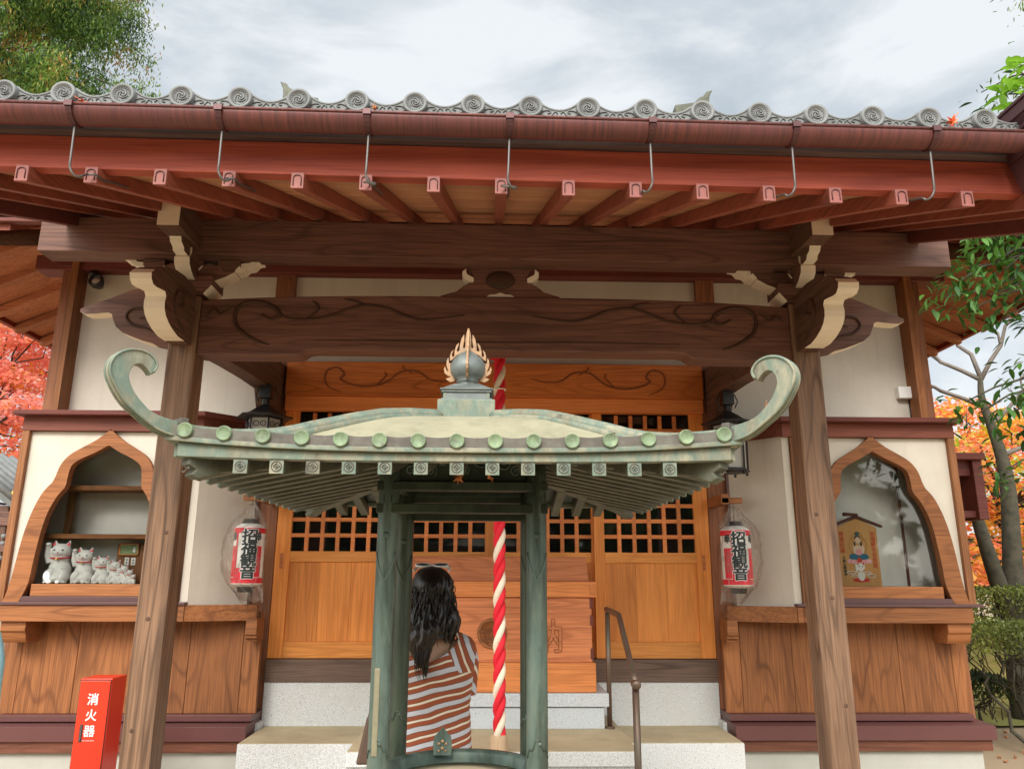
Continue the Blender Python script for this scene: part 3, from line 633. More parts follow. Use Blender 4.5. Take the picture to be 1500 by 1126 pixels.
for s in (-1, 1):
    m = MB(); m.prism(mir(s, KX), 4.385, 4.475, 'y', 0, set(range(9, 20)), 1); k = H('beam_nose', m, [M['beam_x'], M['white_edge']])
    m = MB(); scroll(m, 4.383, [(2.02, 2.96), (2.10, 3.0), (2.18, 3.02), (2.23, 3.07), (2.20, 3.12), (2.13, 3.12), (2.10, 3.08), (2.15, 3.06)], .009, s); H('scroll_carving', m, M['carve'], 0, k)
    x0, x1 = sorted((s*1.812, s*1.925)); m = MB(); m.prism(FK, x0, x1, 'x', 0, set(range(6, 20)), 1); k = H('beam_nose', m, [M['beam_y'], M['white_edge']])
    m = MB(); xx = s*1.809
    n = catmull([(xx, y, z) for y, z in ((4.22, 2.93), (4.12, 2.97), (4.06, 3.04), (4.08, 3.12), (4.15, 3.13), (4.17, 3.07), (4.12, 3.05))], 6); m.tube(n, .008, 6); H('scroll_carving', m, M['carve'], 0, k)
# ---- bracket clusters above the posts
def arm(poly, s, y0, y1, white, name='bracket_arm'):
    m = MB(); m.prism(mir(s, poly), y0, y1, 'y', 0, white, 1); return H(name, m, [M['beam_x'], M['white_edge']])
for s in (-1, 1):
    c = 1.867
    # big bearing block on the post
    m = MB(); m.prism([(s*c-.10, 3.205), (s*c-.145, 3.26), (s*c-.145, 3.32), (s*c+.145, 3.32), (s*c+.145, 3.26), (s*c+.10, 3.205)], 4.33, 4.53, 'y', 0, {0, 4}, 1); H('bearing_block', m, [M['beam_x'], M['white_edge']], .003)
    # long arm in the facade direction with up-curled white tips
    P = [(c-.27, 3.405), (c-.27, 3.365), (c-.20, 3.325), (c-.14, 3.30), (c+.14, 3.30), (c+.20, 3.325), (c+.27, 3.365), (c+.27, 3.405)]
    arm(P, s, 4.37, 4.49, {0, 1, 2, 4, 5, 6})
    for q in (-1, 1):     # white curled tips left and right of the arm
        t0 = c+q*.27
        T = [(t0, 3.365), (t0+q*.035, 3.372), (t0+q*.055, 3.395), (t0+q*.09, 3.402), (t0+q*.115, 3.432), (t0+q*.145, 3.437), (t0+q*.14, 3.455), (t0+q*.105, 3.455), (t0+q*.07, 3.428), (t0+q*.03, 3.425), (t0, 3.405)]
        if q < 0: T = T[::-1]
        m = MB(); m.prism(mir(s, T), 4.385, 4.475); H('arm_tip', m, M['white_edge'])
    for dx in (-.225, 0, .225):
        b = s*(c+dx); m = MB(); m.prism([(b-.04, 3.36), (b-.065, 3.395), (b-.065, 3.432), (b+.065, 3.432), (b+.065, 3.395), (b+.04, 3.36)], 4.355, 4.495, 'y', 0, {0, 4}, 1); H('small_block', m, [M['beam_x'], M['white_edge']], .002)
    # arms toward the front, two tiers, white noses
    x0, x1 = sorted((s*(c-.045), s*(c+.045)))
    A1 = [(4.40, 3.44), (4.24, 3.462), (4.24, 3.42), (4.215, 3.39), (4.225, 3.35), (4.26, 3.32), (4.31, 3.292), (4.40, 3.29)]
    m = MB(); m.prism(A1, x0, x1, 'x', 0, {1, 2, 3, 4, 5, 6}, 1); H('front_arm', m, [M['beam_y'], M['white_edge']])
    x0, x1 = sorted((s*(c-.033), s*(c+.033)))
    A2 = [(4.40, 3.50), (4.05, 3.50), (4.07, 3.475), (4.10, 3.462), (4.11, 3.44), (4.15, 3.425), (4.16, 3.405), (4.20, 3.40), (4.40, 3.40)]
    m = MB(); m.prism(A2, x0, x1, 'x', 0, {1, 2, 3, 4, 5, 6, 7}, 1); H('front_arm', m, [M['beam_y'], M['white_edge']])
    # transverse beam with a white painted end
    x0, x1 = sorted((s*1.788, s*1.912)); m = MB(); m.box(x0, x1, 3.95, 4.75, 3.465, 3.64); b = H('cross_beam', m, M['beam_y'], .004)
    m = MB(); m.box(x0+.002, x1-.002, 3.945, 3.951, 3.467, 3.638); H('white_end', m, M['paleend'], 0, b)
    # tie beam back to the hall
    T = [(4.51, 2.86), (4.8, 2.945), (5.14, 2.972), (5.6, 3.0), (6.3, 3.02), (6.3, 3.30), (5.6, 3.27), (5.0, 3.22), (4.51, 3.16)]
    x0, x1 = sorted((s*1.79, s*1.93)); m = MB(); m.prism(T, x0, x1, 'x'); H('tie_beam', m, M['beam_y'], .008)
    m = MB(); m.prism([(6.3, 2.78), (6.12, 2.78), (5.98, 2.88), (5.9, 3.015), (6.3, 3.02)], x0+.01, x1-.01, 'x'); H('tie_bracket', m, M['beam_y'], .005)
# ---- eave beam on the brackets
m = MB(); m.box(-2.765, 2.765, 4.27, 4.43, 3.428, 3.652); kb = H('eave_beam', m, M['beam_x'], .005)
kb.rotation_euler = (0, rad(.25), 0)
# ---- frog-leg strut
F = [(.375, 3.222), (.36, 3.235), (.31, 3.25), (.27, 3.262), (.225, 3.30), (.19, 3.318), (.17, 3.318), (.165, 3.35), (.18, 3.39), (.20, 3.43)]
F = F+[(-x, z) for x, z in F[::-1]]
m = MB(); m.prism([(x+.015, z) for x, z in F], 4.385, 4.475); fl = H('frog_leg_strut', m, M['beam_x'], .004)
for q in (-1, 1):
    m = MB(); T = [(.165, 3.322), (.165, 3.347), (.185, 3.356), (.205, 3.368), (.215, 3.39), (.212, 3.405), (.235, 3.385), (.235, 3.36), (.218, 3.338), (.195, 3.325)]
    m.prism([(q*x+.015, z) for x, z in T], 4.37, 4.46); H('white_horn', m, M['white_edge'], 0, fl)
m = MB(); m.ball((.015, 4.38, 3.335), (.09, .02, .06))
H('flower_boss', m, M['carve'], 0, fl)
m = MB(); m.prism([(-.07, 3.224), (-.05, 3.238), (-.015, 3.24), (.015, 3.252), (.045, 3.24), (.08, 3.238), (.10, 3.224)], 4.372, 4.384); H('pale_cusp', m, M['plaster'], 0, fl)

# ---- porch roof: rafters, soffit, fascia, gutter, tiles (the eave runs very slightly out of level)
TL = lambda x: -.0115*x
TLY = lambda x, y: TL(x)*(6.5-y)/3.7
def rz_(y): return 3.073+.402*(y-2.8)            # underside of the rafters
r0 = None
for k in range(-9, 10):
    x = .274*k; dz = TL(x)
    m = MB(); z0, z1 = rz_(2.8)+dz, rz_(6.5)
    m.hexa([(x-.025, 2.8, z0), (x+.025, 2.8, z0), (x+.025, 6.5, z1), (x-.025, 6.5, z1)], [(x-.025, 2.8, z0+.068), (x+.025, 2.8, z0+.068), (x+.025, 6.5, z1+.068), (x-.025, 6.5, z1+.068)])
    r = H('rafter', m, M['rafter'], .003)
    m = MB(); zc = z0+.005; m.box(x-.0255, x+.0255, 2.791, 2.800, z0-.001, z0+.069); e = H('rafter_end', m, M['pinkend'], .002, r)
    m = MB(); n = [(x-.016, 2.789, z0+.01), (x-.016, 2.789, z0+.045)]+[(x+.016*cos(a), 2.789, z0+.045+.012*sin(a)) for a in [pi-pi*i/6 for i in range(1, 6)]]+[(x+.016, 2.789, z0+.045), (x+.016, 2.789, z0+.01)]
    m.tube(n, .0022, 4); H('end_moulding', m, M['gutter_dark'], 0, r)
XR = 2.52
def slab(name, mat, y0, y1, zo, th, xa=-XR, xb=XR, nb=1, bev=0):
    m = MB()
    for i in range(nb):
        a, b = y0+(y1-y0)*i/nb, y0+(y1-y0)*(i+1)/nb-.003*(nb > 1)
        za, zb = rz_(a)+zo, rz_(b)+zo; j = random.random()*.002 if nb > 1 else 0
        m.hexa([(xa, a, za+TLY(xa, a)-j), (xb, a, za+TLY(xb, a)-j), (xb, b, zb+TLY(xb, b)-j), (xa, b, zb+TLY(xa, b)-j)], [(xa, a, za+TLY(xa, a)+th), (xb, a, za+TLY(xb, a)+th), (xb, b, zb+TLY(xb, b)+th), (xa, b, zb+TLY(xa, b)+th)])
    return H(name, m, mat, bev)
slab('soffit_boards', M['soffit'], 2.83, 6.5, .070, .016, nb=24)
def rail_(name, mat, y0, y1, z0, z1, bev=.003, xa=-XR, xb=XR, parent=None):
    m = MB(); m.hexa([(xa, y0, z0+TL(xa)), (xb, y0, z0+TL(xb)), (xb, y1, z0+TL(xb)), (xa, y1, z0+TL(xa))], [(xa, y0, z1+TL(xa)), (xb, y0, z1+TL(xb)), (xb, y1, z1+TL(xb)), (xa, y1, z1+TL(xa))]); return H(name, m, mat, bev, parent)
rail_('fascia', M['red_x'], 2.815, 2.87, 3.146, 3.292)
rail_('eave_board', M['grey_board'], 2.775, 2.87, 3.294, 3.365)
rail_('tile_batten', M['tile_dark'], 2.70, 2.86, 3.367, 3.39)
# gutter
XG = 2.085
m = MB(); yc, zc, R_ = 2.672, 3.312, .056
ns = 14; vs = []
for x in (-XR, XG):
    for rr in (R_, R_-.004):
        for i in range(ns+1):
            a = pi+pi*i/ns; vs.append((x, yc+rr*cos(a), zc+TL(x)+rr*sin(a)))
q = ns+1
fs = [(i, i+1, 2*q+i+1, 2*q+i) for i in range(ns)]+[(q+i, 3*q+i, 3*q+i+1, q+i+1) for i in range(ns)]+[(0, 2*q, 3*q, q), (ns, q+ns, 3*q+ns, 2*q+ns)]
m.add(vs, fs, 0, True); m.tube([(-XR, yc-R_, zc+TL(-XR)), (XG, yc-R_, zc+TL(XG))], .006, 8)
gut = H('gutter', m, M['gutter'])
for i, x in enumerate([-2.235, -1.665, -1.095, -.524, .030, .588, 1.155, 1.712]):
    m = MB(); zz = TL(x)
    n = [(x, yc+(R_+.004)*cos(pi+pi*j/10), zc+zz+(R_+.004)*sin(pi+pi*j/10)) for j in range(11)]
    for a, b in zip(n, n[1:]): m.add([(x-.011, a[1], a[2]), (x+.011, a[1], a[2]), (x+.011, b[1], b[2]), (x-.011, b[1], b[2]), (x-.011, a[1]*1.0-.003, a[2]-.003), (x+.011, a[1]-.003, a[2]-.003), (x+.011, b[1]-.003, b[2]-.003), (x-.011, b[1]-.003, b[2]-.003)], [(0, 1, 2, 3), (7, 6, 5, 4), (0, 4, 5, 1), (0, 3, 7, 4), (1, 5, 6, 2)])
    m.box(x-.015, x+.015, yc-R_-.012, yc-R_+.004, zc+zz-.015, zc+zz+.008)
    st = H('gutter_strap', m, M['gutter_dark'], 0, gut)
    m = MB(); rr_ = round(x/.274)*.274; tgt = rr_+.0305; d = 1 if tgt > x else -1
    ty = lambda y, o=.03: rz_(y)+TLY(rr_, y)+o
    P = [(x, 2.672, 3.258+zz), (x-d*.004, 2.685, 3.12+zz), (x-d*.006, 2.692, 3.085+zz), (x+d*.004, 2.70, 3.060+zz), (x+d*.016, 2.715, 3.055+zz), (x+d*.026, 2.735, 3.072+zz)]
    if d > 0: P += [(x+d*.04 if tgt-x > .07 else tgt-.03, 2.765, 3.092+zz), (tgt-.004, 2.782, 3.10+zz)]
    P += [(tgt, 2.83, ty(2.83, .02)), (tgt, 2.93, ty(2.93, .02)), (tgt, 3.03, ty(3.03, .015))]
    m.tube(catmull(P, 5), .0048, 8); H('gutter_hook', m, M['steel'], 0, gut)
# rain hopper at the right end
m = MB(); hx, hy = 2.185, 2.70
for (w, z0, z1, w2) in ((.050, 3.06, 3.16, .070), (.070, 3.16, 3.23, .080), (.085, 3.23, 3.25, .085), (.08, 3.25, 3.32, .098), (.103, 3.32, 3.34, .103), (.098, 3.34, 3.37, .116), (.121, 3.37, 3.42, .121), (.127, 3.42, 3.435, .127)):
    m.hexa([(hx-w, hy-w, z0), (hx+w, hy-w, z0), (hx+w, hy+w, z0), (hx-w, hy+w, z0)], [(hx-w2, hy-w2, z1), (hx+w2, hy-w2, z1), (hx+w2, hy+w2, z1), (hx-w2, hy+w2, z1)])
H('rain_hopper', m, M['gutter_dark'], .003)
# verge boards
for s in (-1, 1):
    m = MB(); x0, x1 = sorted((s*2.53, s*2.60)); za, zb = rz_(2.78)+TL(s*2.5), rz_(6.3)
    m.hexa([(x0, 2.78, za-.06), (x1, 2.78, za-.06), (x1, 6.3, zb-.10), (x0, 6.3, zb-.10)], [(x0, 2.78, za+.22), (x1, 2.78, za+.22), (x1, 6.3, zb+.2), (x0, 6.3, zb+.2)])
    H('verge_board', m, M['purple'], .005)
# roof tiles
slab('roof_slope', M['tile_dark'], 2.70, 6.6, .30, .05, -2.62, 2.62)
TX = [-1.713+.2282*k for k in range(-3, 18)]
def roll(x):
    m = MB(); vs = []; n = 8
    for y in (2.66, 6.6):
        for i in range(n+1):
            a = pi*i/n; vs.append((x+.043*cos(a), y, rz_(y)+(TL(x) if y < 3 else 0)+.352+.045*sin(a)))
    m.add(vs, [(i, i+1, n+2+i, n+1+i) for i in range(n)], 0, True); return m
m = MB()
for x in TX:
    a = roll(x); m.add(a.v, a.f, 0, True)
H('roll_tiles', m, M['tile'])
def disc_parts(x):
    z = 3.376+TL(x); y = 2.645
    m = MB(); m.lathe([(0, 0.0), (.034, 0.0), (.036, -.006), (.045, -.008), (.0475, -.002), (.0475, .03), (.0475, .09)], (x, y, z), 28, 0, 'y')
    d = H('round_end_tile', m, M['tile'])
    m = MB()
    for q in range(3):
        a0 = q*2*pi/3+.4
        n = [(x+(.005+.017*t)*cos(a0+t*3.6), y-.003, z+(.005+.017*t)*sin(a0+t*3.6)) for t in [i/12 for i in range(13)]]
        m.tube(n, [.0042*(1-.6*i/12) for i in range(13)], 5)
    for q in range(20):
        a = 2*pi*q/20; m.ball((x+.0292*cos(a), y-.001, z+.0292*sin(a)), .0026, 6, 4)
    H('swirl_crest', m, M['tile'], 0, d)
    return d
d0 = disc_parts(TX[0])
for x in TX[1:]: copy_part(d0, x-TX[0], 0, TL(x)-TL(TX[0]))
def pendant(x):
    z = 3.383+TL(x); w = .2282; m = MB(); n = 10; top = []; bot = []
    for i in range(n+1):
        u = -1+2*i/n; X_ = x+w/2+u*(w/2-.036); sag = (1-u*u)
        top.append((X_, z+.022-.034*sag)); bot.append((X_, z-.030-.014*sag))
    m.prism(top+bot[::-1], 2.662, 2.69); vs = []
    # the swept tile behind, and its thick rounded lip
    m.tube([(p[0], 2.664, p[1]) for p in top], .0065, 6)
    t = H('pendant_tile', m, M['tile'])
    m = MB()
    for q in (-1, 1):
        c0 = x+w/2+q*.045
        n_ = [(c0+q*(.024-.02*tt)*cos(tt*5), 2.659, z-.022+.010*abs(q)*.0+(.011-.007*tt)*sin(tt*5)) for tt in [i/10 for i in range(11)]]; m.tube(n_, .0025, 4)
        n_ = [(x+w/2+q*(.006+.03*tt), 2.659, z-.028+.010*sin(tt*5)) for tt in [i/8 for i in range(9)]]; m.tube(n_, .0025, 4)
    H('arabesque', m, M['tile'], 0, t); return t
p0 = pendant(TX[0])
for x in TX[1:-1]: copy_part(p0, x-TX[0], 0, TL(x)-TL(TX[0]))
# ---- main roof behind
m = MB()
E0, E1, EY0, EY1, EZ = -5.05, 5.05, 5.15, 14.2, 4.02
def ring(x0, x1, y0, y1, z): return [(x0, y0, z), (x1, y0, z), (x1, y1, z), (x0, y1, z)]
rings = [ring(E0, E1, EY0, EY1, EZ+.10), ring(-4.2, 4.2, 5.85, 13.4, 4.62), ring(-3.3, 3.3, 6.9, 12.3, 5.45), ring(-2.5, 2.5, 8.45, 10.9, 7.0)]
for a, b in zip(rings, rings[1:]): m.add(a+b, [(0, 1, 5, 4), (1, 2, 6, 5), (2, 3, 7, 6), (3, 0, 4, 7)])
m.add(rings[-1], [(0, 1, 2, 3)])
H('main_roof', m, M['tile_dark'])
m = MB(); m.tube([(-2.7, 8.5, 7.12), (-2.4, 8.5, 7.08), (0, 8.5, 7.08), (2.4, 8.5, 7.08), (2.7, 8.5, 7.12)], .12, 10)
rg = H('roof_ridge', m, M['verdi_dark'])
for s in (-1, 1):
    m = MB(); m.prism(mir(s, [(2.25, 7.1), (2.25, 7.36), (2.5, 7.40), (2.56, 7.47), (2.62, 7.50), (2.66, 7.56), (2.74, 7.585), (2.70, 7.50), (2.69, 7.42), (2.70, 7.1)]), 8.42, 8.58); H('ridge_end_ornament', m, M['verdi_dark'], .01, rg)
# main eaves: soffits and rafters
m = MB()
def quad(m, a, b, c, d, th=.02): m.add([a, b, c, d]+[(p[0], p[1], p[2]+th) for p in (a, b, c, d)], [(3, 2, 1, 0), (4, 5, 6, 7), (0, 1, 5, 4), (1, 2, 6, 5), (2, 3, 7, 6), (3, 0, 4, 7)])
ZW = 4.62
quad(m, (E0, EY0, EZ+.06), (E1, EY0, EZ+.06), (3.7, 6.3, ZW), (-3.7, 6.3, ZW))
for s in (-1, 1):
    e, w = s*5.05, s*3.7; quad(m, (e, EY0, EZ+.06), (w, 6.3, ZW), (w, 13, ZW), (e, EY1, EZ+.06))
H('main_soffit', m, M['rafter_x'])
for s in (-1, 1):
    for i in range(18):
        y = 5.45+.45*i; m = MB(); xi = 3.66 if y > 6.3 else 3.66+(6.3-y)*1.17
        f_ = lambda x: EZ-.02+(5.0-x)*(ZW-EZ)/1.32
        a, b = s*5.0, s*xi; za, zb = f_(5.0), f_(xi)
        q = [(a, y-.045, za), (b, y-.045, zb), (b, y+.045, zb), (a, y+.045, za)]
        if s > 0: q = q[::-1]
        m.hexa(q, [(p[0], p[1], p[2]+.075) for p in q]); H('eave_rafter', m, M['rafter_x'], .004)
    m = MB(); m.box(*sorted((s*5.0, s*5.06)), EY0, EY1, EZ+.03, EZ+.14); H('side_fascia', m, M['red_x'], .004)
    m = MB(); a, b = (s*5.05, 5.15, EZ-.10), (s*3.7, 6.3, 4.45); d = Vector((.05, .05*s, 0)); 
    m.tube([a, b], .075, 4); H('hip_rafter', m, M['beam_y'])
for i in range(-11, 12):
    x = i*.45
    if abs(x) > 4.8: continue
    yi = 6.3 if abs(x) < 3.7 else 6.3-(abs(x)-3.7)*.85; m = MB(); g_ = lambda y: EZ-.02+(y-5.2)*(ZW-EZ)/1.1
    m.hexa([(x-.04, 5.2, g_(5.2)), (x+.04, 5.2, g_(5.2)), (x+.04, yi, g_(yi)), (x-.04, yi, g_(yi))], [(x-.04, 5.2, g_(5.2)+.075), (x+.04, 5.2, g_(5.2)+.075), (x+.04, yi, g_(yi)+.075), (x-.04, yi, g_(yi)+.075)])
    H('eave_rafter', m, M['rafter'], .003)
m = MB(); m.box(-5.0, 5.0, EY0, EY0+.06, EZ+.03, EZ+.14); H('front_fascia', m, M['purple'], .004)

# ================================================================== steps
st = thing('stone_steps', (0, 5.6, 0), 'white granite steps with tan stained tops in front of the sliding doors', 'steps')
T = lambda n, mb, mats, bev=.004, p=None: obj(n, mb, mats, p or st, bev)
for s in (-1, 1):
    m = MB(); x0, x1 = sorted((s*.905, s*1.745)); m.box(x0, x1, 5.668, 6.288, 0, .450); T('side_block', m, M['granite'])
    m = MB(); m.box(x0+.006, x1-.006, 5.675, 6.287, .4495, .4545); T('stained_top', m, M['steptop'], 0)
    m = MB(); x0, x1 = sorted((s*1.745, s*1.80)); m.box(x0, x1, 6.155, 6.285, .30, .500); T('corner_cube', m, M['granite'], .003)
m = MB(); m.box(-.90, -.02, 5.07, 6.287, 0, .44); m.box(-.018, .90, 5.07, 6.287, 0, .44); m.box(-.90, .0, 5.05, 6.287, .443, .5265); m.box(.002, .90, 5.05, 6.287, .443, .5265); T('upper_step', m, M['granite'])
m = MB(); m.box(-.894, .894, 5.057, 6.286, .526, .5305); T('stained_top', m, M['steptop'], 0)
m = MB(); m.box(-.90, .90, 4.74, 5.07, 0, .27); T('middle_step', m, M['granite'])
m = MB(); m.box(-.894, .894, 4.745, 5.068, .2695, .2745); T('stained_top', m, M['steptop'], 0)
# stone plinth of the offering box
m = MB(); m.box(-.80, -.19, 5.74, 6.27, .531, .672); m.box(-.187, .785, 5.74, 6.27, .531, .672); m.box(-.83, -.19, 5.72, 6.275, .678, .766); m.box(-.187, .817, 5.72, 6.275, .678, .766)
pl = T('box_plinth', m, M['granite_b'])

# ================================================================== offering box
ob = thing('offering_box', (0, 5.98, .768), 'brown wooden offering box with carved round crest standing on grey granite plinth', 'offering box')
B = lambda n, mb, mats, bev=.004, p=None: obj(n, mb, mats, p or ob, bev)
m = MB(); m.box(-.735, .735, 5.752, 6.20, .768, .966); b = B('base', m, M['box_rim'], .005)
m = MB(); m.box(-.712, .712, 5.772, 6.19, .967, 1.418); body = B('body', m, M['box'])
m = MB()
for z in (.99, 1.22, 1.34):
    for s in (-1, 1): m.box(s*.712-.012, s*.712+.012, 5.768, 5.80, z, z+.075)
B('corner_cleat', m, M['purple'], .002, body)
m = MB(); m.box(-.748, .748, 5.75, 6.20, 1.42, 1.53)
for s in (-1, 1): m.box(s*.72-.02, s*.72+.02, 5.745, 5.752, 1.435, 1.515)
B('rim', m, M['box_rim'])
m = MB(); m.hexa([(-.70, 5.80, 1.531), (.70, 5.80, 1.531), (.70, 6.18, 1.531), (-.70, 6.18, 1.531)], [(-.69, 5.86, 1.71), (.69, 5.86, 1.71), (.69, 6.14, 1.71), (-.69, 6.14, 1.71)]); B('lid', m, M['box'])
m = MB(); c = (-.013, 5.772, 1.165)
m.lathe([(0, -.004), (.088, -.004), (.092, -.010), (.104, -.010), (.108, 0)], c, 48, 0, 'y'); cr = B('round_crest', m, M['niche'], 0, body)
m = MB()
for q in range(3):
    for w in (0, 1):
        a0 = q*2*pi/3; pts = []
        for i in range(17):
            t = i/16; a = a0+t*4.4+w*.5; r = .012+.062*t-w*.006; pts.append((c[0]+r*cos(a), c[1]-.007, c[2]+r*sin(a)))
        m.tube(pts, .0035, 5)
n = [(c[0]+.082*cos(2*pi*i/40), c[1]-.006, c[2]+.082*sin(2*pi*i/40)) for i in range(41)]; m.tube(n, .003, 5)
B('swirl_lines', m, M['groove_o'], 0, cr)
for ch, x in (('納', .385), ('奉', -.41)):
    a = text_mb(ch, .25, .005, .002); a.xf(lambda v: Vector((v.x+x, v.y+5.7705, v.z+1.275))); l = B('carved_letter', a, M['groove_o'], 0, body); l['label'] = 'carved character '+ch
    a = text_mb(ch, .25, 0, .0025); a.xf(lambda v: Vector((v.x+x, v.y+5.7690, v.z+1.275))); B('letter_face', a, M['box'], 0, l)

# ================================================================== bell rope
rp = thing('bell_rope', (.025, 4.9, .45), 'thick twisted red and white bell rope hanging in front of the offering box', 'rope')
def rp_c(z): return .034-.016*(z-.6)/2.4
for q in range(3):
    pts = []
    for i in range(190):
        z = .60+(3.02-.60)*i/189; a = 2*pi*(z/.268)+q*2*pi/3+1.2; rr = .0195
        pts.append((rp_c(z)+rr*cos(a), 4.9+rr*sin(a), z))
    m = MB(); m.tube(pts, .0205, 10); st_ = obj('white_strand' if q == 0 else 'red_strand', m, M['ropewhite'] if q == 0 else M['ropered'], rp)
m = MB(); m.lathe([(0, .44), (.05, .44), (.055, .46), (.053, .64), (.05, .655), (0, .655)], (.033, 4.9, 0), 8, smooth=False); obj('handle_block', m, M['ropewood'], rp, .004)
m = MB(); m.tube([(-.005, 4.9, 2.98), (.0, 4.9, 3.06), (.03, 4.9, 3.16), (.03, 4.9, 3.9)], [.045, .05, .035, .012], 10); m.tube([(.045, 4.87, 3.0), (.05, 4.87, 3.07), (.01, 4.88, 3.12)], [.03, .03, .012], 8); obj('rope_knot', m, M['ropered'], rp)
m = MB(); m.lathe([(.026, 2.775), (.044, 2.772), (.044, 2.765), (.026, 2.762)], (rp_c(2.77), 4.9, 0), 16); obj('binding', m, M['ropewhite'], rp)

# ================================================================== handrail
hr = thing('handrail', (.81, 5.1, 0), 'slim brown metal handrail beside the offering box, bending down over the steps', 'handrail')
m = MB(); m.tube([(.826, 5.77, .531), (.828, 5.77, 1.315)], .0175, 14); obj('post', m, M['rail'], hr); m = MB(); m.tube([(.80, 4.57, .0), (.80, 4.57, .965)], .02, 14); obj('post', m, M['rail'], hr)
m = MB(); m.tube([(.829, 5.82, 1.335), (.826, 5.77, 1.336), (.811, 5.15, 1.325), (.809, 5.11, 1.305), (.802, 4.64, 1.03), (.80, 4.56, .985)], .0185, 14); obj('top_rail', m, M['rail'], hr)
m = MB(); m.lathe([(0, -.03), (.024, -.03), (.026, -.02), (.026, .025), (0, .03)], (.80, 4.555, .98), 20, 0, 'y'); obj('end_cap', m, M['rail'], hr); m = MB(); m.lathe([(.036, 0), (.036, .008), (.02, .016)], (.826, 5.77, .531), 20); obj('floor_flange', m, M['rail'], hr)

# ================================================================== black iron lanterns
def iron_lantern(x, y, z, label):
    t = thing('iron_lantern', (x, y, z), label, 'iron lantern', 'black iron lanterns under the porch'); O = lambda n, mb, mat, p=None: obj(n, mb, mat, p or t, .002)
    m = MB(); k = 6
    m.lathe([(0, .335), (.028, .33), (.032, .30), (.028, .28), (.05, .265), (.10, .235), (.15, .20), (.205, .178), (.222, .18), (.222, .17), (.14, .168)], (x, y, z), 6, smooth=False)
    r = O('roof', m, M['black'])
    m = MB(); m.box(x-.045, x+.045, y-.045, y+.045, z+.33, z+.44); m.tube([(x-.06, y, z+.31), (x-.085, y, z+.36), (x-.06, y, z+.42)], .006, 6); m.tube([(x+.06, y, z+.31), (x+.085, y, z+.36), (x+.06, y, z+.42)], .006, 6); O('chimney', m, M['black'], r)
    m = MB()
    for i in range(6):
        a = 2*pi*i/6; m.tube([(x+.13*cos(a), y+.13*sin(a), z-.19), (x+.135*cos(a), y+.135*sin(a), z+.18)], .008, 6)
    for zz in (-.185, .06, .165):
        n = [(x+.13*cos(2*pi*i/6), y+.13*sin(2*pi*i/6), z+zz) for i in range(7)]; m.tube(n, .008, 6)
    for i in range(6):   # pierced upper band
        for u in (.3, .7):
            a, b = 2*pi*i/6, 2*pi*(i+1)/6; px, py = x+.132*(cos(a)*(1-u)+cos(b)*u), y+.132*(sin(a)*(1-u)+sin(b)*u)
            n = [(px+(cos((a+b)/2+pi/2))*.02*cos(w), py+(sin((a+b)/2+pi/2))*.02*cos(w), z+.112+.02*sin(w)) for w in [2*pi*j/10 for j in range(11)]]; m.tube(n, .004, 4)
    O('frame', m, M['black'])
    m = MB(); m.lathe([(.118, -.18), (.122, .16)], (x, y, z), 6, smooth=False); O('pane', m, M['frosted'])
    m = MB(); m.lathe([(0, -.215), (.11, -.21), (.145, -.20), (.145, -.187), (0, -.185)], (x, y, z), 6, smooth=False)
    for i in range(6): a = 2*pi*i/6; m.ball((x+.12*cos(a), y+.12*sin(a), z-.22), .012, 8, 6)
    O('base', m, M['black'])
    m = MB(); m.tube([(x, y, z+.44), (x, y, z+.60)], .005, 6); O('hanger', m, M['black'])
iron_lantern(-1.80, 5.85, 2.58, 'black iron lantern behind the left porch post, half hidden by the bronze roof')
iron_lantern(1.84, 5.85, 2.56, 'black iron lantern with frosted pane behind the right horn of the bronze roof')

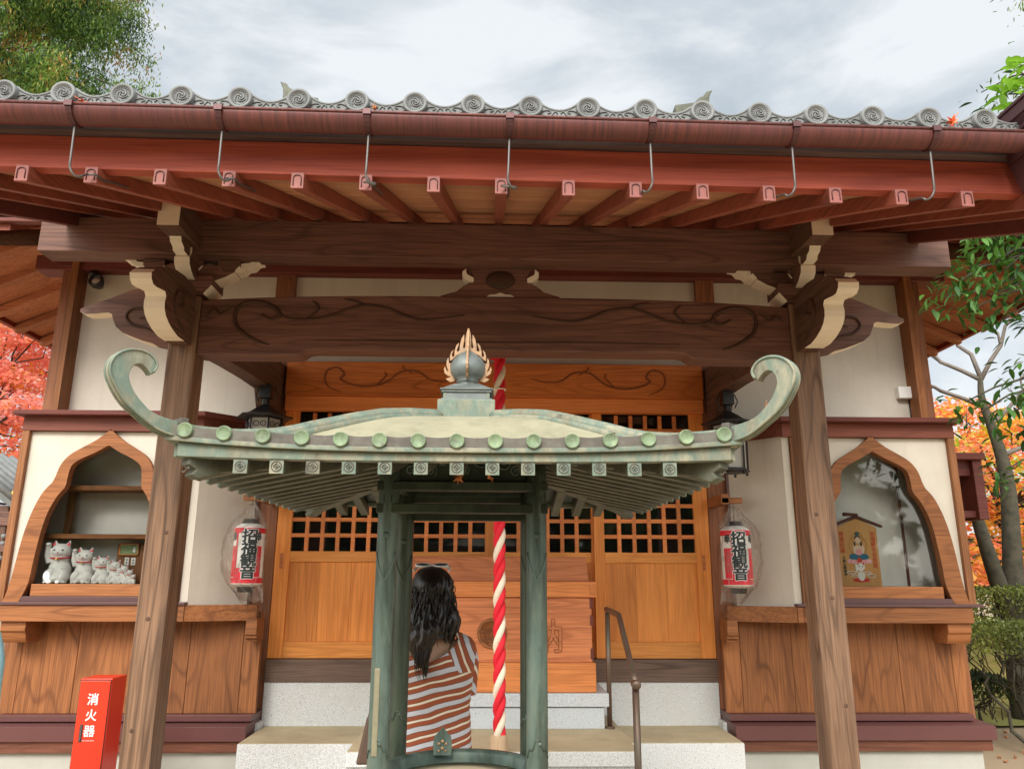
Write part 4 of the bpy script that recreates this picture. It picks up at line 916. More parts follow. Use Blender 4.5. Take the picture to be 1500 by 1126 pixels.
# ================================================================== paper lanterns in plastic bags
def paper_lantern(x, y, s, label, bulge):
    t = thing('paper_lantern', (x, y, 1.46), label, 'paper lantern', 'bagged paper lanterns beside the doors'); R = .112
    m = MB(); m.lathe([(.05, 1.955), (.075, 1.945), (R*.93, 1.925)]+[(R*(1+.012*sin(i*1.5708*2)), 1.92-.0058*i*1.3) for i in range(0, 56)]+[(R*.93, 1.50), (.07, 1.487), (.05, 1.48)], (x, y, 0), 40)
    bd = obj('paper_body', m, M['paper'], t)
    def wrap(mb, a0=0, lift=.002):
        mb = slice_x(mb, .012); mb.xf(lambda v: Vector((x+(R+lift-v.y)*sin(v.x/R+a0), y-(R+lift-v.y)*cos(v.x/R+a0), v.z))); return mb
    def patch(u0, u1, z0, z1, mat, lift, name):
        mb = MB(); n = 14; vs = []
        for i in range(n+1):
            a = (u0+(u1-u0)*i/n)/R
            for z in (z0, z1): vs.append((x+(R+lift)*sin(a), y-(R+lift)*cos(a), z))
        mb.add(vs, [(2*i, 2*i+2, 2*i+3, 2*i+1) for i in range(n)], 0, True); return obj(name, mb, mat, bd)
    patch(-.20, .20, 1.875, 1.915, M['red'], .002, 'red_band'); patch(-.30, .30, 1.51, 1.55, M['red'], .002, 'red_band')
    patch(-.072, -.055, 1.55, 1.875, M['red'], .002, 'red_band')
    patch(.068, .135, 1.555, 1.78, M['red'], .002, 'red_panel'); patch(-.135, -.075, 1.555, 1.78, M['red'], .002, 'red_panel'); patch(-.053, .066, 1.55, 1.62, M['red'], .0018, 'red_panel')
    a = text_mb('招福観音', .100, .0075, .0008, True, .89); a.xf(lambda v: Vector((v.x+.0, v.y, v.z*1.0+1.908))); a.xf(lambda v: Vector((v.x*1.16, v.y, v.z))); A0 = .32 if s < 0 else -.10; o_ = obj('white_outline', wrap(a, A0, .0035), M['whitepaint'], bd)
    a = text_mb('招福観音', .100, .0032, .0008, True, .89); a.xf(lambda v: Vector((v.x+.0, v.y, v.z*1.0+1.908))); a.xf(lambda v: Vector((v.x*1.16, v.y, v.z))); o_ = obj('lettering', wrap(a, A0, .0055), M['ink'], bd); o_['label'] = 'black characters 招福観音'
    for u in (.098, -.098):
        a = text_mb('奉', .07, .0015, .0008); a.xf(lambda v: Vector((v.x*.8+u, v.y, v.z+1.885))); obj('lettering', wrap(a, 0, .004), M['ink'], bd)
    m = MB(); m.lathe([(0, 1.985), (.055, 1.985), (.06, 1.955), (.07, 1.95)], (x, y, 0), 24); m.lathe([(.07, 1.485), (.062, 1.48), (.06, 1.445), (0, 1.445)], (x, y, 0), 24); obj('cap_ring', m, M['black'], t)
    m = MB(); m.tube([(x, y, 1.98), (x, y, 2.13)], .003, 6); obj('hanger', m, M['steel'], t)
    # the crumpled bag
    m = MB(); n, rows = 64, 60; vs = []
    for i in range(rows+1):
        z = 2.10-(2.10-1.375)*i/rows; u = i/rows
        w = (.018+.099*min(1, (u/.20))**.8) if u < .2 else .117
        if u > .84: w = .117*(1-.30*((u-.84)/.16)**1.4)
        for k in range(n):
            a = 2*pi*k/n; ex = max(0, cos(a)*bulge)
            off = ex**1.4*.085*max(0, sin(pi*min(1, max(0, (u-.10)/.78))))**.8
            r = w+off+.022*mnoise.noise(Vector((cos(a)*2.2+x, sin(a)*2.2, z*7)))-.016*abs(mnoise.noise(Vector((cos(a)*3.5, sin(a)*3.5+x, z*5+a))))+.009*mnoise.noise(Vector((cos(a)*7, sin(a)*7+x, z*16)))
            xx, yy = x+r*cos(a), y+r*sin(a)*.97+0
            if u > .84: xx += bulge*-.06*((u-.84)/.16)
            vs.append((xx, min(yy, 6.11+.1), z+(.03*mnoise.noise(Vector((cos(a)*2, sin(a)*2, 3+x))) if u > .9 else 0)))
    m.add(vs, [(i*n+k, i*n+(k+1) % n, (i+1)*n+(k+1) % n, (i+1)*n+k) for i in range(rows) for k in range(n)], 0, True)
    obj('plastic_bag', m, M['plastic'], t)
for s in (-1, 1):     # little wooden arms on the pillars
    x0, x1 = sorted((s*1.765, s*1.935)); m = MB(); m.box(x0, x1, 5.93, 5.975, 2.125, 2.17); m.box(*sorted((s*1.77, s*1.83)), 5.93, 6.3, 2.12, 2.20); obj('lantern_arm', m, M['niche'], hall, .004)
paper_lantern(1.865, 5.95, 1, 'red and white paper lantern in a clear bag, right of the doors', 1)
paper_lantern(-1.865, 5.95, -1, 'red and white paper lantern in a clear bag, left of the doors', -1)

# ================================================================== fire extinguisher box
fe = thing('extinguisher_box', (-2.48, 5.3, 0), 'tall red steel fire extinguisher box beside the left porch post', 'extinguisher box')
x0, x1, y0, y1, zt_ = -2.622, -2.424, 5.2, 5.405, .93
m = MB(); m.box(x0, x1, y0+.006, y1, .10, zt_); m.box(x0+.01, x1-.01, y0+.02, y1-.01, .0, .10); obj('cabinet', m, M['enamel'], fe, .004)
m = MB(); m.box(x0+.0035, x1-.0035, y0+.0005, y0+.0056, .157, zt_-.0085); obj('door_gap', m, M['ink'], fe)
m = MB(); m.box(x0+.006, x1-.006, y0-.004, y0+.0045, .16, zt_-.012); dr = obj('door', m, M['enamel'], fe, .003)
m = MB(); m.box(-2.585, -2.566, y0-.007, y0-.003, .56, .66); hd = obj('handle', m, M['ink'], dr, .001)
m = MB(); m.box(-2.581, -2.570, y0-.009, y0-.006, .565, .655); obj('lever', m, M['steel'], hd, .001)
for i, ch in enumerate('消火器'):
    a = text_mb(ch, .072, .0014, .0006); zz = (.845, .752, .660)[i]; a.xf(lambda v: Vector((v.x-2.525, v.y+y0-.0055, v.z+zz))); o_ = obj('lettering', a, M['whitepaint'], dr); o_['label'] = 'white character '+ch
a = text_mb('FIRE EXTINGUISHER', .0085, 0, .0004); a.xf(lambda v: Vector((v.x-2.525, v.y+y0-.0055, v.z+.572))); obj('small_lettering', a, M['whitepaint'], dr)

# ================================================================== beckoning cats
def cat_body():
    m = MB()
    m.ball((0, .01, .105), (.085, .080, .105)); m.ball((0, .0, .19), (.066, .060, .06)); m.ball((0, .0, .045), (.092, .088, .05))
    for s in (-1, 1):
        m.ball((s*.052, -.045, .058), (.044, .05, .06)); m.ball((s*.032, -.075, .012), (.022, .03, .014)); m.ball((s*.068, -.055, .012), (.022, .03, .014))
        m.tube([(s*.032, -.055, .12), (s*.032, -.070, .02)], [.022, .019], 10)
    m.ball((0, -.008, .255), (.078, .066, .062)); m.ball((0, -.06, .238), (.030, .018, .020))
    for s in (-1, 1): m.tube([(s*.045, .0, .295), (s*.052, -.002, .322), (s*.055, -.004, .342)], [.032, .020, .006], 10, squash=.6)
    # beckoning paw
    m.tube([(-.070, -.02, .165), (-.090, -.03, .22), (-.092, -.035, .275), (-.088, -.045, .305)], [.028, .024, .022, .018], 10); m.ball((-.082, -.055, .308), (.024, .024, .015))
    return fuse(m, .0055, 3)
CATB = cat_body().mesh('cat', [M['ceramic']])
def cat(x, y, z, h, label, first={}):
    k = h/.345; t = thing('beckoning_cat', (x, y, z), label, 'cat figurine', 'white beckoning cats in the left display bay', .12); t.scale = (k, k, k)
    if not first:
        b = bpy.data.objects.new('body', CATB); COL.objects.link(b); b.parent = t; first['o'] = [b]
        def part(n, mb, mat):
            o = bpy.data.objects.new(n, mb.mesh(n, mat)); COL.objects.link(o); o.parent = t; first['o'].append(o)
        m = MB()
        for s in (-1, 1):
            mm = MB(); mm.add([(s*.053-.016, -.030, .300), (s*.053+.016, -.030, .300), (s*.056, -.020, .330), (s*.053-.016, -.024, .300), (s*.053+.016, -.024, .300), (s*.056, -.015, .330)], [(0, 1, 2), (5, 4, 3), (0, 3, 4, 1), (1, 4, 5, 2), (0, 2, 5, 3)]); part('inner_ear', mm, M['red'])
        m = MB(); n = [(.073*cos(a), -.004+.070*sin(a), .206-.012*sin(-a)*.6) for a in [2*pi*i/32 for i in range(33)]]; m.tube(n, .0055, 6); part('collar', m, M['red'])
        m = MB(); m.ball((0, -.083, .192), .010, 12, 8); part('bell', m, M['gold'])
        for s in (-1, 1): m = MB(); m.ball((s*.030, -.066, .262), (.009, .006, .006), 10, 6); part('eye', m, M['ink'])
        m = MB(); m.ball((0, -.079, .245), (.006, .004, .004), 8, 6); m.tube([(-.012, -.077, .234), (0, -.080, .237), (.012, -.077, .234)], .0018, 4); part('nose_and_mouth', m, M['red'])
    else:
        for o in first['o']: c = o.copy(); COL.objects.link(c); c.parent = t
cz = 1.5
for x, y, h, l in ((-3.305, 6.03, .325, 'largest white beckoning cat, at the left end of the row'), (-3.13, 6.05, .275, 'second largest white beckoning cat, next to the biggest one'), (-2.995, 6.05, .212, 'medium white beckoning cat, third largest of the row'), (-2.895, 6.05, .180, 'smaller white beckoning cat, fourth largest of the row'), (-2.822, 6.04, .147, 'small white beckoning cat, fifth largest of the row'), (-2.768, 6.02, .112, 'tiny white beckoning cat just before the tiniest one'), (-2.728, 6.00, .075, 'tiniest white beckoning cat, at the right end of the row')):
    cat(x, y, cz, h, l)
# small board with notes behind the cats
nb = thing('notice_board', (-2.82, 6.16, 1.5), 'small wooden board with framed picture and paper slips behind the smaller cats', 'notice board')
m = MB(); m.box(-2.945, -2.60, 6.15, 6.17, 1.5, 1.80); obj('board', m, M['niche_z'], nb, .002)
m = MB()
for a in ((-2.925, -2.775, 1.795, 1.805), (-2.925, -2.775, 1.715, 1.722), (-2.925, -2.918, 1.715, 1.805), (-2.782, -2.775, 1.715, 1.805)): m.box(a[0], a[1], 6.135, 6.149, a[2], a[3])
fr = obj('picture_frame', m, M['box_rim'], nb)
m = MB(); m.box(-2.918, -2.782, 6.142, 6.148, 1.722, 1.795); obj('picture', m, paint('green_red_picture', (.22, .30, .14), .6, .5, 90), fr)
m = MB(); m.lathe([(0, -.003), (.011, -.002), (.013, 0)], (-2.81, 6.14, 1.748), 16, 0, 'y'); m.lathe([(0, -.003), (.008, -.002), (.009, 0)], (-2.81, 6.14, 1.768), 16, 0, 'y'); obj('white_figure', m, M['whitepaint'], fr)
for x, z in ((-2.86, 1.67), (-2.81, 1.668)):
    m = MB(); m.box(x-.017, x+.017, 6.144, 6.149, z-.028, z+.028); p = obj('paper_slip', m, M['paper'], nb)
    m = MB(); m.lathe([(0, -.002), (.006, 0)], (x, 6.143, z+.01), 10, 0, 'y'); m.lathe([(0, -.002), (.006, 0)], (x, 6.143, z-.012), 10, 0, 'y'); obj('stamp', m, M['ink'], p)

# ================================================================== votive plaque
vp = thing('votive_plaque', (2.89, 6.10, 1.5), 'house shaped wooden votive plaque painted with a seated deity above a white cat', 'votive plaque')
V = lambda n, mb, mat, p=None: obj(n, mb, mat, p or vp)
m = MB(); m.prism([(2.735, 1.5), (3.055, 1.5), (3.055, 1.955), (2.895, 2.03), (2.735, 1.955)], 6.10, 6.12); pb = V('board', m, wood('plaque_wood', (.80, .42, .16), (.60, .26, .08), 'z', 10, 4, line=.25))
m = MB()
for s in (-1, 1): m.prism([(2.895, 2.030), (2.895+s*.205, 1.955), (2.895+s*.205, 1.972), (2.895, 2.052)], 6.085, 6.125)
m.prism([(2.80, 2.045), (2.905, 2.045), (2.905, 2.062), (2.80, 2.072)], 6.07, 6.115); V('plaque_roof', m, M['purple'])
def ell(cx, cz, rx, rz, y, col, name, ring_=None, p=pb, a0=0, a1=2*pi):
    m = MB(); n = 28
    if ring_: m.tube([(cx+rx*cos(a0+(a1-a0)*i/n), y, cz+rz*sin(a0+(a1-a0)*i/n)) for i in range(n+1)], ring_, 4)
    else: m.prism([(cx+rx*cos(2*pi*i/n), cz+rz*sin(2*pi*i/n)) for i in range(n)], y-.0008, 6.1005)
    return V(name, m, col, p)
_c = {}
def C(*c):
    if c not in _c: _c[c] = flat('plaque_paint', c, .6)
    return _c[c]
cx = 2.893
gy, skinc, pinkc, bluec = C(.35, .22, .04), C(.80, .58, .42), C(.85, .35, .40), C(.02, .16, .26)
ell(cx, 1.81, .072, .085, 6.0985, gy, 'halo', .002); ell(cx, 1.865, .042, .055, 6.0985, gy, 'halo', .002)
for s in (-1, 1): ell(cx+s*.038, 1.725, .040, .026, 6.0975, bluec, 'robe')
for i in range(9): ell(cx-.075+.0187*i, 1.692-.010*(1-abs(i-4)/4), .022, .017, 6.0965-.0002*i, pinkc if i % 2 else C(.90, .50, .52), 'lotus_petal')
ell(cx, 1.70, .02, .02, 6.0950, C(.6, .05, .03), 'sash')
ell(cx, 1.775, .042, .036, 6.0962, pinkc, 'torso'); ell(cx-.030, 1.785, .013, .034, 6.0955, skinc, 'upper_arm'); ell(cx+.034, 1.785, .013, .034, 6.0955, skinc, 'upper_arm'); ell(cx, 1.80, .022, .016, 6.0950, skinc, 'chest')
ell(cx, 1.872, .024, .018, 6.0960, C(.03, .05, .06), 'painted_hair'); ell(cx, 1.855, .020, .025, 6.0950, skinc, 'face'); ell(cx, 1.905, .016, .016, 6.0950, C(.05, .12, .14), 'crown_knot')
for s in (-1, 1): ell(cx+s*.026, 1.825, .006, .018, 6.0945, C(.04, .06, .09), 'painted_hair')
ell(cx+.0, 1.548, .066, .016, 6.0950, C(.65, .02, .02), 'red_cushion')
wc = C(.86, .85, .80)
ell(cx-.075, 1.605, .036, .010, 6.0950, wc, 'white_ribbon', .004); ell(cx+.085, 1.578, .028, .014, 6.0950, wc, 'white_ribbon', .004); ell(cx+.045, 1.60, .036, .010, 6.0950, wc, 'white_ribbon', .004); ell(cx-.045, 1.578, .030, .008, 6.0950, wc, 'white_ribbon', .003)
ell(cx+.003, 1.582, .028, .040, 6.0940, wc, 'painted_cat')
ell(cx+.003, 1.648, .033, .029, 6.0930, wc, 'painted_cat'); ell(cx-.030, 1.645, .011, .038, 6.0932, wc, 'painted_cat')
for s in (-1, 1):
    m = MB(); m.prism([(cx+.003+s*.012, 1.668), (cx+.003+s*.030, 1.663), (cx+.003+s*.026, 1.690)], 6.092, 6.0945); V('painted_ear', m, C(.7, .05, .05), pb)
    ell(cx+.003+s*.013, 1.652, .005, .005, 6.0918, M['ink'], 'painted_eye')
ell(cx+.003, 1.617, .022, .006, 6.0915, C(.7, .02, .03), 'painted_collar', .002, a0=pi, a1=2*pi)
for txt, x, z, sz, mat in (('開運招福', 2.765, 1.925, .042, C(.62, .07, .02)), ('招福観世音菩薩', 3.018, 1.925, .040, C(.62, .07, .02)), ('大谿山豪徳寺', 2.772, 1.735, .026, M['ink'])):
    a = text_mb(txt, sz, .0006, .0004, True, 1.02); a.xf(lambda v: Vector((v.x+x, v.y+6.0985, v.z+z))); V('lettering', a, mat, pb)

# ================================================================== lamp and sensor box on the wall
sp = thing('spotlight', (-3.48, 6.2, 4.0), 'small black twin head spotlight mounted high on the white wall', 'spotlight')
m = MB(); m.lathe([(0, .0), (.045, .0), (.045, -.03), (0, -.03)], (-3.52, 6.355, 4.06), 20, 0, 'y'); m.tube([(-3.52, 6.33, 4.06), (-3.50, 6.26, 4.04)], .02, 8); obj('mount', m, M['black'], sp)
m = MB(); m.lathe([(0, .05), (.03, .045), (.055, 0), (.062, -.05), (.050, -.055), (.046, -.03), (0, -.028)], (0, 0, 0), 24, 0, 'y'); R_m = Matrix.Rotation(rad(-18), 3, 'X')
m.xf(lambda v: R_m @ v+Vector((-3.44, 6.24, 4.0))); obj('lamp_head', m, M['black'], sp)
m = MB(); m.lathe([(0, -.046), (.028, -.042), (.044, -.032), (.044, -.026)], (0, 0, 0), 20, 0, 'y'); m.xf(lambda v: R_m @ v+Vector((-3.44, 6.237, 3.998))); obj('lens', m, M['frosted'], sp)
m = MB(); m.ball((-3.50, 6.26, 4.09), (.035, .05, .035)); obj('sensor_head', m, M['black'], sp)
sb = thing('sensor_box', (3.56, 6.33, 3.1), 'small white square junction box on the wall near the right corner pillar', 'junction box')
m = MB(); m.box(3.49, 3.605, 6.30, 6.36, 3.07, 3.175); obj('cover', m, M['whitepaint'], sb, .006)
m = MB(); m.tube([(3.60, 6.35, 3.07), (3.605, 6.35, 2.80)], .008, 6); obj('cable', m, M['black'], sb)

# ================================================================== bronze incense burner
BX, BY = -.116, 2.62
ib = thing('incense_burner', (BX, BY, 0), 'large roofed bronze incense burner with green patina, curled roof corners and flaming jewel finial', 'incense burner')
I = lambda n, mb, mats, p=None, bev=0: obj(n, mb, mats, p or ib, bev)
HB = .2285
for sx in (-1, 1):
    for sy in (-1, 1):
        x, y = BX+sx*HB, BY+sy*.24
        m = MB(); m.lathe([(.033, .55), (.0315, .9), (.0315, 1.76), (.0315, 1.99)], (x, y, 0), 28); p = I('post', m, M['bronze'] if sy < 0 else M['bronze_k'])  # rear pair takes a darker tone of the same bronze
        n = [(x+.0325*sin(a), y-.0325*cos(a), 1.645-.085*(1-abs(a)/1.1)**.8*(1 if abs(a) < 1.1 else 0)) for a in [-1.1+.11*i for i in range(21)]]; m = MB(); m.tube(n, .0022, 5); m.tube([(x, y-.031, 1.562), (x, y-.032, 1.70)], .0015, 5); m.ball((x, y-.031, 1.695), (.010, .005, .010), 10, 6); I('cast_fitting', m, M['bronze'], p)
        n = [(x+.0325*sin(a), y-.0325*cos(a), 1.075+.045*(1-abs(a)/1.1)**.9+.008*sin(abs(a)*9)) for a in [-1.1+.11*i for i in range(21)]]; m = MB(); m.tube(n, .0022, 5); m.ball((x+.006, y-.031, 1.11), (.006, .004, .006), 10, 6)
        I('cast_fitting', m, M['bronze'], p)
m = MB(); m.box(BX-HB-.014, BX-HB-.002, BY-.24-.034, BY-.24-.030, 1.085, 1.31); m.box(BX-HB-.016, BX-HB+.0, BY-.24-.0335, BY-.24-.0295, 1.08, 1.315); I('nameplate', m, paint('worn_plate', (.22, .20, .13), .5, .3, 40), None, .001)
for y, z0, z1 in ((2.365, 1.829, 1.858), (2.365, 1.761, 1.790), (2.87, 1.836, 1.866), (2.87, 1.772, 1.800)):
    m = MB(); m.box(BX-.263, BX+.263, y-.014, y+.016, z0, z1); I('cross_bar', m, M['bronze_d'], None, .003)
for x in (BX-HB, BX+HB):
    for z0 in (1.79, 1.86):
        m = MB(); m.box(x-.014, x+.014, BY-.27, BY+.27, z0, z0+.028); I('cross_bar', m, M['bronze_d'], None, .003)
for y, nm in ((2.385, 1), (2.855, 0)):       # pierced carved frieze above the bars
    m = MB(); m.box(BX-.20, BX+.20, y, y+.012, 1.86, 1.985)
    fz = I('carved_frieze', m, M['bronze_d'], None, .002); m = MB()
    for s in (-1, 1):
        for (cx_, cz_, r_) in ((.06, 1.93, .035), (.13, 1.92, .03), (.165, 1.895, .018), (.0, 1.90, .02), (.10, 1.895, .02)):
            n = [(BX+s*cx_+r_*(1-t)*cos(t*11+s), y-.004, cz_+r_*(1-t)*sin(t*11+s)) for t in [i/26 for i in range(27)]]; m.tube(n, .0035, 5)
    I('scroll_carving', m, M['bronze'], fz)
# roof surfaces
HW, HD = .722, .705
TT = [0, .137, .253, .361, .462, .533, .601, .665, .728, .826, .92, 1.0]; ZZ = [2.118, 2.113, 2.100, 2.081, 2.052, 2.028, 2.006, 1.983, 1.965, 1.949, 1.943, 1.943]
def hz(t):
    t = max(0, min(1, t))
    for i in range(len(TT)-1):
        if t <= TT[i+1]: u = (t-TT[i])/(TT[i+1]-TT[i]); return ZZ[i]*(1-u)+ZZ[i+1]*u
    return ZZ[-1]
def lift(u): return .026*abs(u)**2.6
def surf(t, u): return hz(t)-.014-.016*t-(.026*(1-abs(u)**2.6))*t**3*.75
m = MB(); NT_, NU = 22, 24
for side in range(4):
    vs = []
    for i in range(NT_+1):
        t = .10+.90*i/NT_
        for j in range(NU+1):
            u = -1+2*j/NU
            p = {0: (u*HW*t, -HD*t), 1: (HW*t, u*HD*t), 2: (-u*HW*t, HD*t), 3: (-HW*t, -u*HD*t)}[side]
            vs.append((BX+p[0], BY+p[1], surf(t, u)))
    m.add(vs, [(i*(NU+1)+j, i*(NU+1)+j+1, (i+1)*(NU+1)+j+1, (i+1)*(NU+1)+j) for i in range(NT_) for j in range(NU)], 0, True)
I('roof_sheet', m, M['verdi_roof'])
# underside sheet
m = MB()
def under(t): return 1.868+.17*(1-t)
vs = []
for t in (.12, 1.0):
    for a, b in ((-1, -1), (1, -1), (1, 1), (-1, 1)): vs.append((BX+a*HW*.985*t, BY+b*HD*.985*t, under(t)))
m.add(vs, [(0, 1, 5, 4), (1, 2, 6, 5), (2, 3, 7, 6), (3, 0, 4, 7), (0, 1, 2, 3)]); I('roof_underside', m, M['bronze_d'])  # dark sheet: the shade between the slats is put into its colour
# eave: drip strips, two fascia boards on each side, discs, rafter ends
def side_pt(side, u, out, z):      # u along the eave -1..1, out = distance beyond the nominal eave line
    return {0: (BX+u*HW, BY-HD-out, z), 1: (BX+HW+out, BY+u*HD, z), 2: (BX-u*HW, BY+HD+out, z), 3: (BX-HW-out, BY-u*HD, z)}[side]
def strip(side, us, z0f, z1f, o0, o1, mb):
    n = len(us); vs = []
    for u in us:
        for (o, z) in ((o0, z0f(u)), (o0, z1f(u)), (o1, z1f(u)), (o1, z0f(u))): vs.append(side_pt(side, u, o, z))
    fs = [(4*i+k, 4*i+(k+1) % 4, 4*(i+1)+(k+1) % 4, 4*(i+1)+k) for i in range(n-1) for k in range(4)]+[(0, 1, 2, 3), (4*n-1, 4*n-2, 4*n-3, 4*n-4)]
    mb.add(vs, fs)
US = [-1+2*i/28 for i in range(29)]; L3 = lambda u: .026*abs(u)**2.6
DU = [(-.668+.0965*k+.02)/HW for k in range(15)]
DU = [(-.6825+.0975*k)/HW for k in range(15)]
for side in range(4):
    m = MB(); strip(side, [u*1.012 for u in US], lambda u: 1.878+L3(u), lambda u: 1.890+L3(u), .012, -.05, m); I('upper_fascia', m, M['verdi'], None, .002)
    m = MB(); strip(side, [u*.975 for u in US], lambda u: 1.857+.35*L3(u), lambda u: 1.8775+L3(u), -.004, -.04, m); lf = I('lower_fascia', m, M['verdi'], None, .002)
    m = MB()
    for k in range(14):
        a, b = DU[k], DU[k+1]; us = [a+(b-a)*i/8 for i in range(9)]
        strip(side, us, lambda u: 1.892+L3(u)-.007*(1-((u-(a+b)/2)/((b-a)/2))**2), lambda u: 1.922+L3(u)-.007*(1-((u-(a+b)/2)/((b-a)/2))**2), .010, -.012, m)
    strip(side, [-1.0, -.97, DU[0]], lambda u: 1.892+L3(u), lambda u: 1.920+L3(u), .010, -.012, m); strip(side, [DU[-1], .97, 1.0], lambda u: 1.892+L3(u), lambda u: 1.920+L3(u), .010, -.012, m)
    I('drip_edge', m, M['verdi_grey'])
    if side == 0 or side in (1, 3):
        for k, u in enumerate(DU):
            c = side_pt(side, u, .0, 1.9065+L3(u)); m = MB(); ax = 'y' if side in (0, 2) else 'x'; sg = -1 if side in (0, 3) else 1
            m.lathe([(0, sg*.0195), (.0160, sg*.0188), (.0168, sg*.0198), (.0188, sg*.0190), (.0195, sg*.014), (.0195, -sg*.050)], c, 24, 0, ax); dd = I('roof_disc', m, M['disc_g'])
    # rafters
    nr = 13
    for k in range(nr):
        u = (-.545+.0908*k)/HW; c0 = side_pt(side, u, -.012, 0); tin = max(abs(u)*1.0, .30)
        q = {0: (0, 1), 1: (-1, 0), 2: (0, -1), 3: (1, 0)}[side]; L = (HD if side in (0, 2) else HW)*(1-tin)-.02
        p0 = Vector((c0[0], c0[1], 1.8255)); p1 = p0+Vector((q[0]*L, q[1]*L, L*.20)); w = Vector((-q[1], q[0], 0))*.0165; up = Vector((0, 0, .034))
        m = MB(); m.add([p0-w, p0+w, p1+w, p1-w, p0-w+up, p0+w+up, p1+w+up, p1-w+up], [(3, 2, 1, 0), (4, 5, 6, 7), (0, 1, 5, 4), (1, 2, 6, 5), (2, 3, 7, 6), (3, 0, 4, 7)])
        rf = I('eave_rafter', m, M['verdi_dark'], None, .001)
        m = MB(); o = -Vector((q[0], q[1], 0))*.003; w2 = w*1.06; a = p0-Vector((0, 0, .001)); b = p0+up+Vector((0, 0, .001))
        m.add([a-w2+o, a+w2+o, b+w2+o, b-w2+o, a-w2-o, a+w2-o, b+w2-o, b-w2-o], [(0, 1, 2, 3), (7, 6, 5, 4), (0, 4, 5, 1), (1, 5, 6, 2), (2, 6, 7, 3), (3, 7, 4, 0)])
        e = I('rafter_end', m, M['verdi'], rf)
        if side == 0:
            m = MB(); cc = (p0+p0+up)/2+o*1.3; wu = w.normalized()
            for r_, sh in ((.0125, 24), (.0075, 4)):
                n = [cc+wu*r_*cos(2*pi*i/sh)+Vector((0, 0, r_*sin(2*pi*i/sh))) for i in range(sh+1)]; m.tube(n, .0015, 4)
            m.ball(tuple(cc), .003, 6, 4); I('diamond_crest', m, M['verdi_grey'], e)
# hips: ridge roll on top, hip rafter below with carved tail, curl at every corner
KS = .955
CO = [(-.01, 1.914), (.03, 1.917), (.068, 1.928), (.110, 1.953), (.152, 1.983), (.184, 2.024), (.198, 2.058), (.190, 2.090), (.164, 2.112), (.130, 2.119), (.100, 2.110), (.084, 2.088), (.092, 2.068)]
CI = [(.098, 2.062), (.104, 2.070), (.116, 2.080), (.128, 2.084), (.142, 2.076), (.150, 2.050), (.137, 2.018), (.112, 1.990), (.080, 1.967), (.03, 1.955), (-.01, 1.953)]
for sx in (-1, 1):
    for sy in (-1, 1):
        d = Vector((sx*HW, sy*HD, 0)); n_ = []
        for i in range(30):
            t = .12+.875*i/29; n_.append((BX+sx*HW*t, BY+sy*HD*t, hz(t)-.012))
        m = MB(); m.tube(n_, .0165, 10); n2 = [(a, b, c+.012) for a, b, c in n_]; m.tube(n2, .009, 8); n3 = [(a, b, c-.012) for a, b, c in n_]; m.tube(n3, .020, 10); I('hip_ridge', m, M['verdi'])
        cxn, cyn = BX+sx*(HW-.012), BY+sy*(HD-.012); dx, dy = sx/2**.5, sy/2**.5
        out = catmull([(a*KS-.004, 1.93+(b-1.93)*.985) for a, b in CO], 3); inn = catmull([(a*KS-.004, 1.93+(b-1.93)*.985) for a, b in CI], 3); poly = [(p[0], p[1]) for p in out+inn]
        m = MB(); m.prism(poly, -.015, .015, 'y'); m.xf(lambda v: Vector((cxn+dx*v.x-dy*v.y, cyn+dy*v.x+dx*v.y, v.z))); cu = I('corner_curl', m, M['verdi'], None, .004)
        m = MB(); pr = [(cxn+dx*p[0], cyn+dy*p[0], p[1]) for p in out]; m.tube(pr, .004, 6); pr = [(a-dy*.016, b+dx*.016, c) for a, b, c in pr]; m.tube(pr, .003, 6); pr = [(a+2*dy*.016, b-2*dx*.016, c) for a, b, c in pr]; m.tube(pr, .004, 6); I('curl_rim', m, M['verdi'], cu)
        m = MB(); m.box(-.014, .008, -.026, .026, 1.908, 1.962); m.xf(lambda v: Vector((cxn+dx*v.x-dy*v.y, cyn+dy*v.x+dx*v.y, v.z))); I('curl_clamp', m, M['verdi_grey'], cu, .002)
        # hip rafter
        m = MB(); prof = [(-.70, 2.0), (-.70, 1.93), (-.12, 1.835), (-.055, 1.812), (-.035, 1.822), (-.048, 1.836), (-.025, 1.848), (-.03, 1.880), (-.12, 1.885)]
        m.prism(prof, -.022, .022, 'y'); m.xf(lambda v: Vector((cxn+dx*v.x-dy*v.y, cyn+dy*v.x+dx*v.y, v.z))); hrf = I('hip_rafter', m, M['verdi_dark'], None, .003)
        m = MB()
        for i in range(3):
            nn = [(-.030-.004*i, w_, 1.835+.013*i+.005*sin(w_*150)) for w_ in [-.018+.004*j for j in range(10)]]; m.tube(nn, .0025, 4)
        m.xf(lambda v: Vector((cxn+dx*v.x-dy*v.y, cyn+dy*v.x+dx*v.y, v.z))); I('tail_carving', m, M['verdi_grey'], hrf)
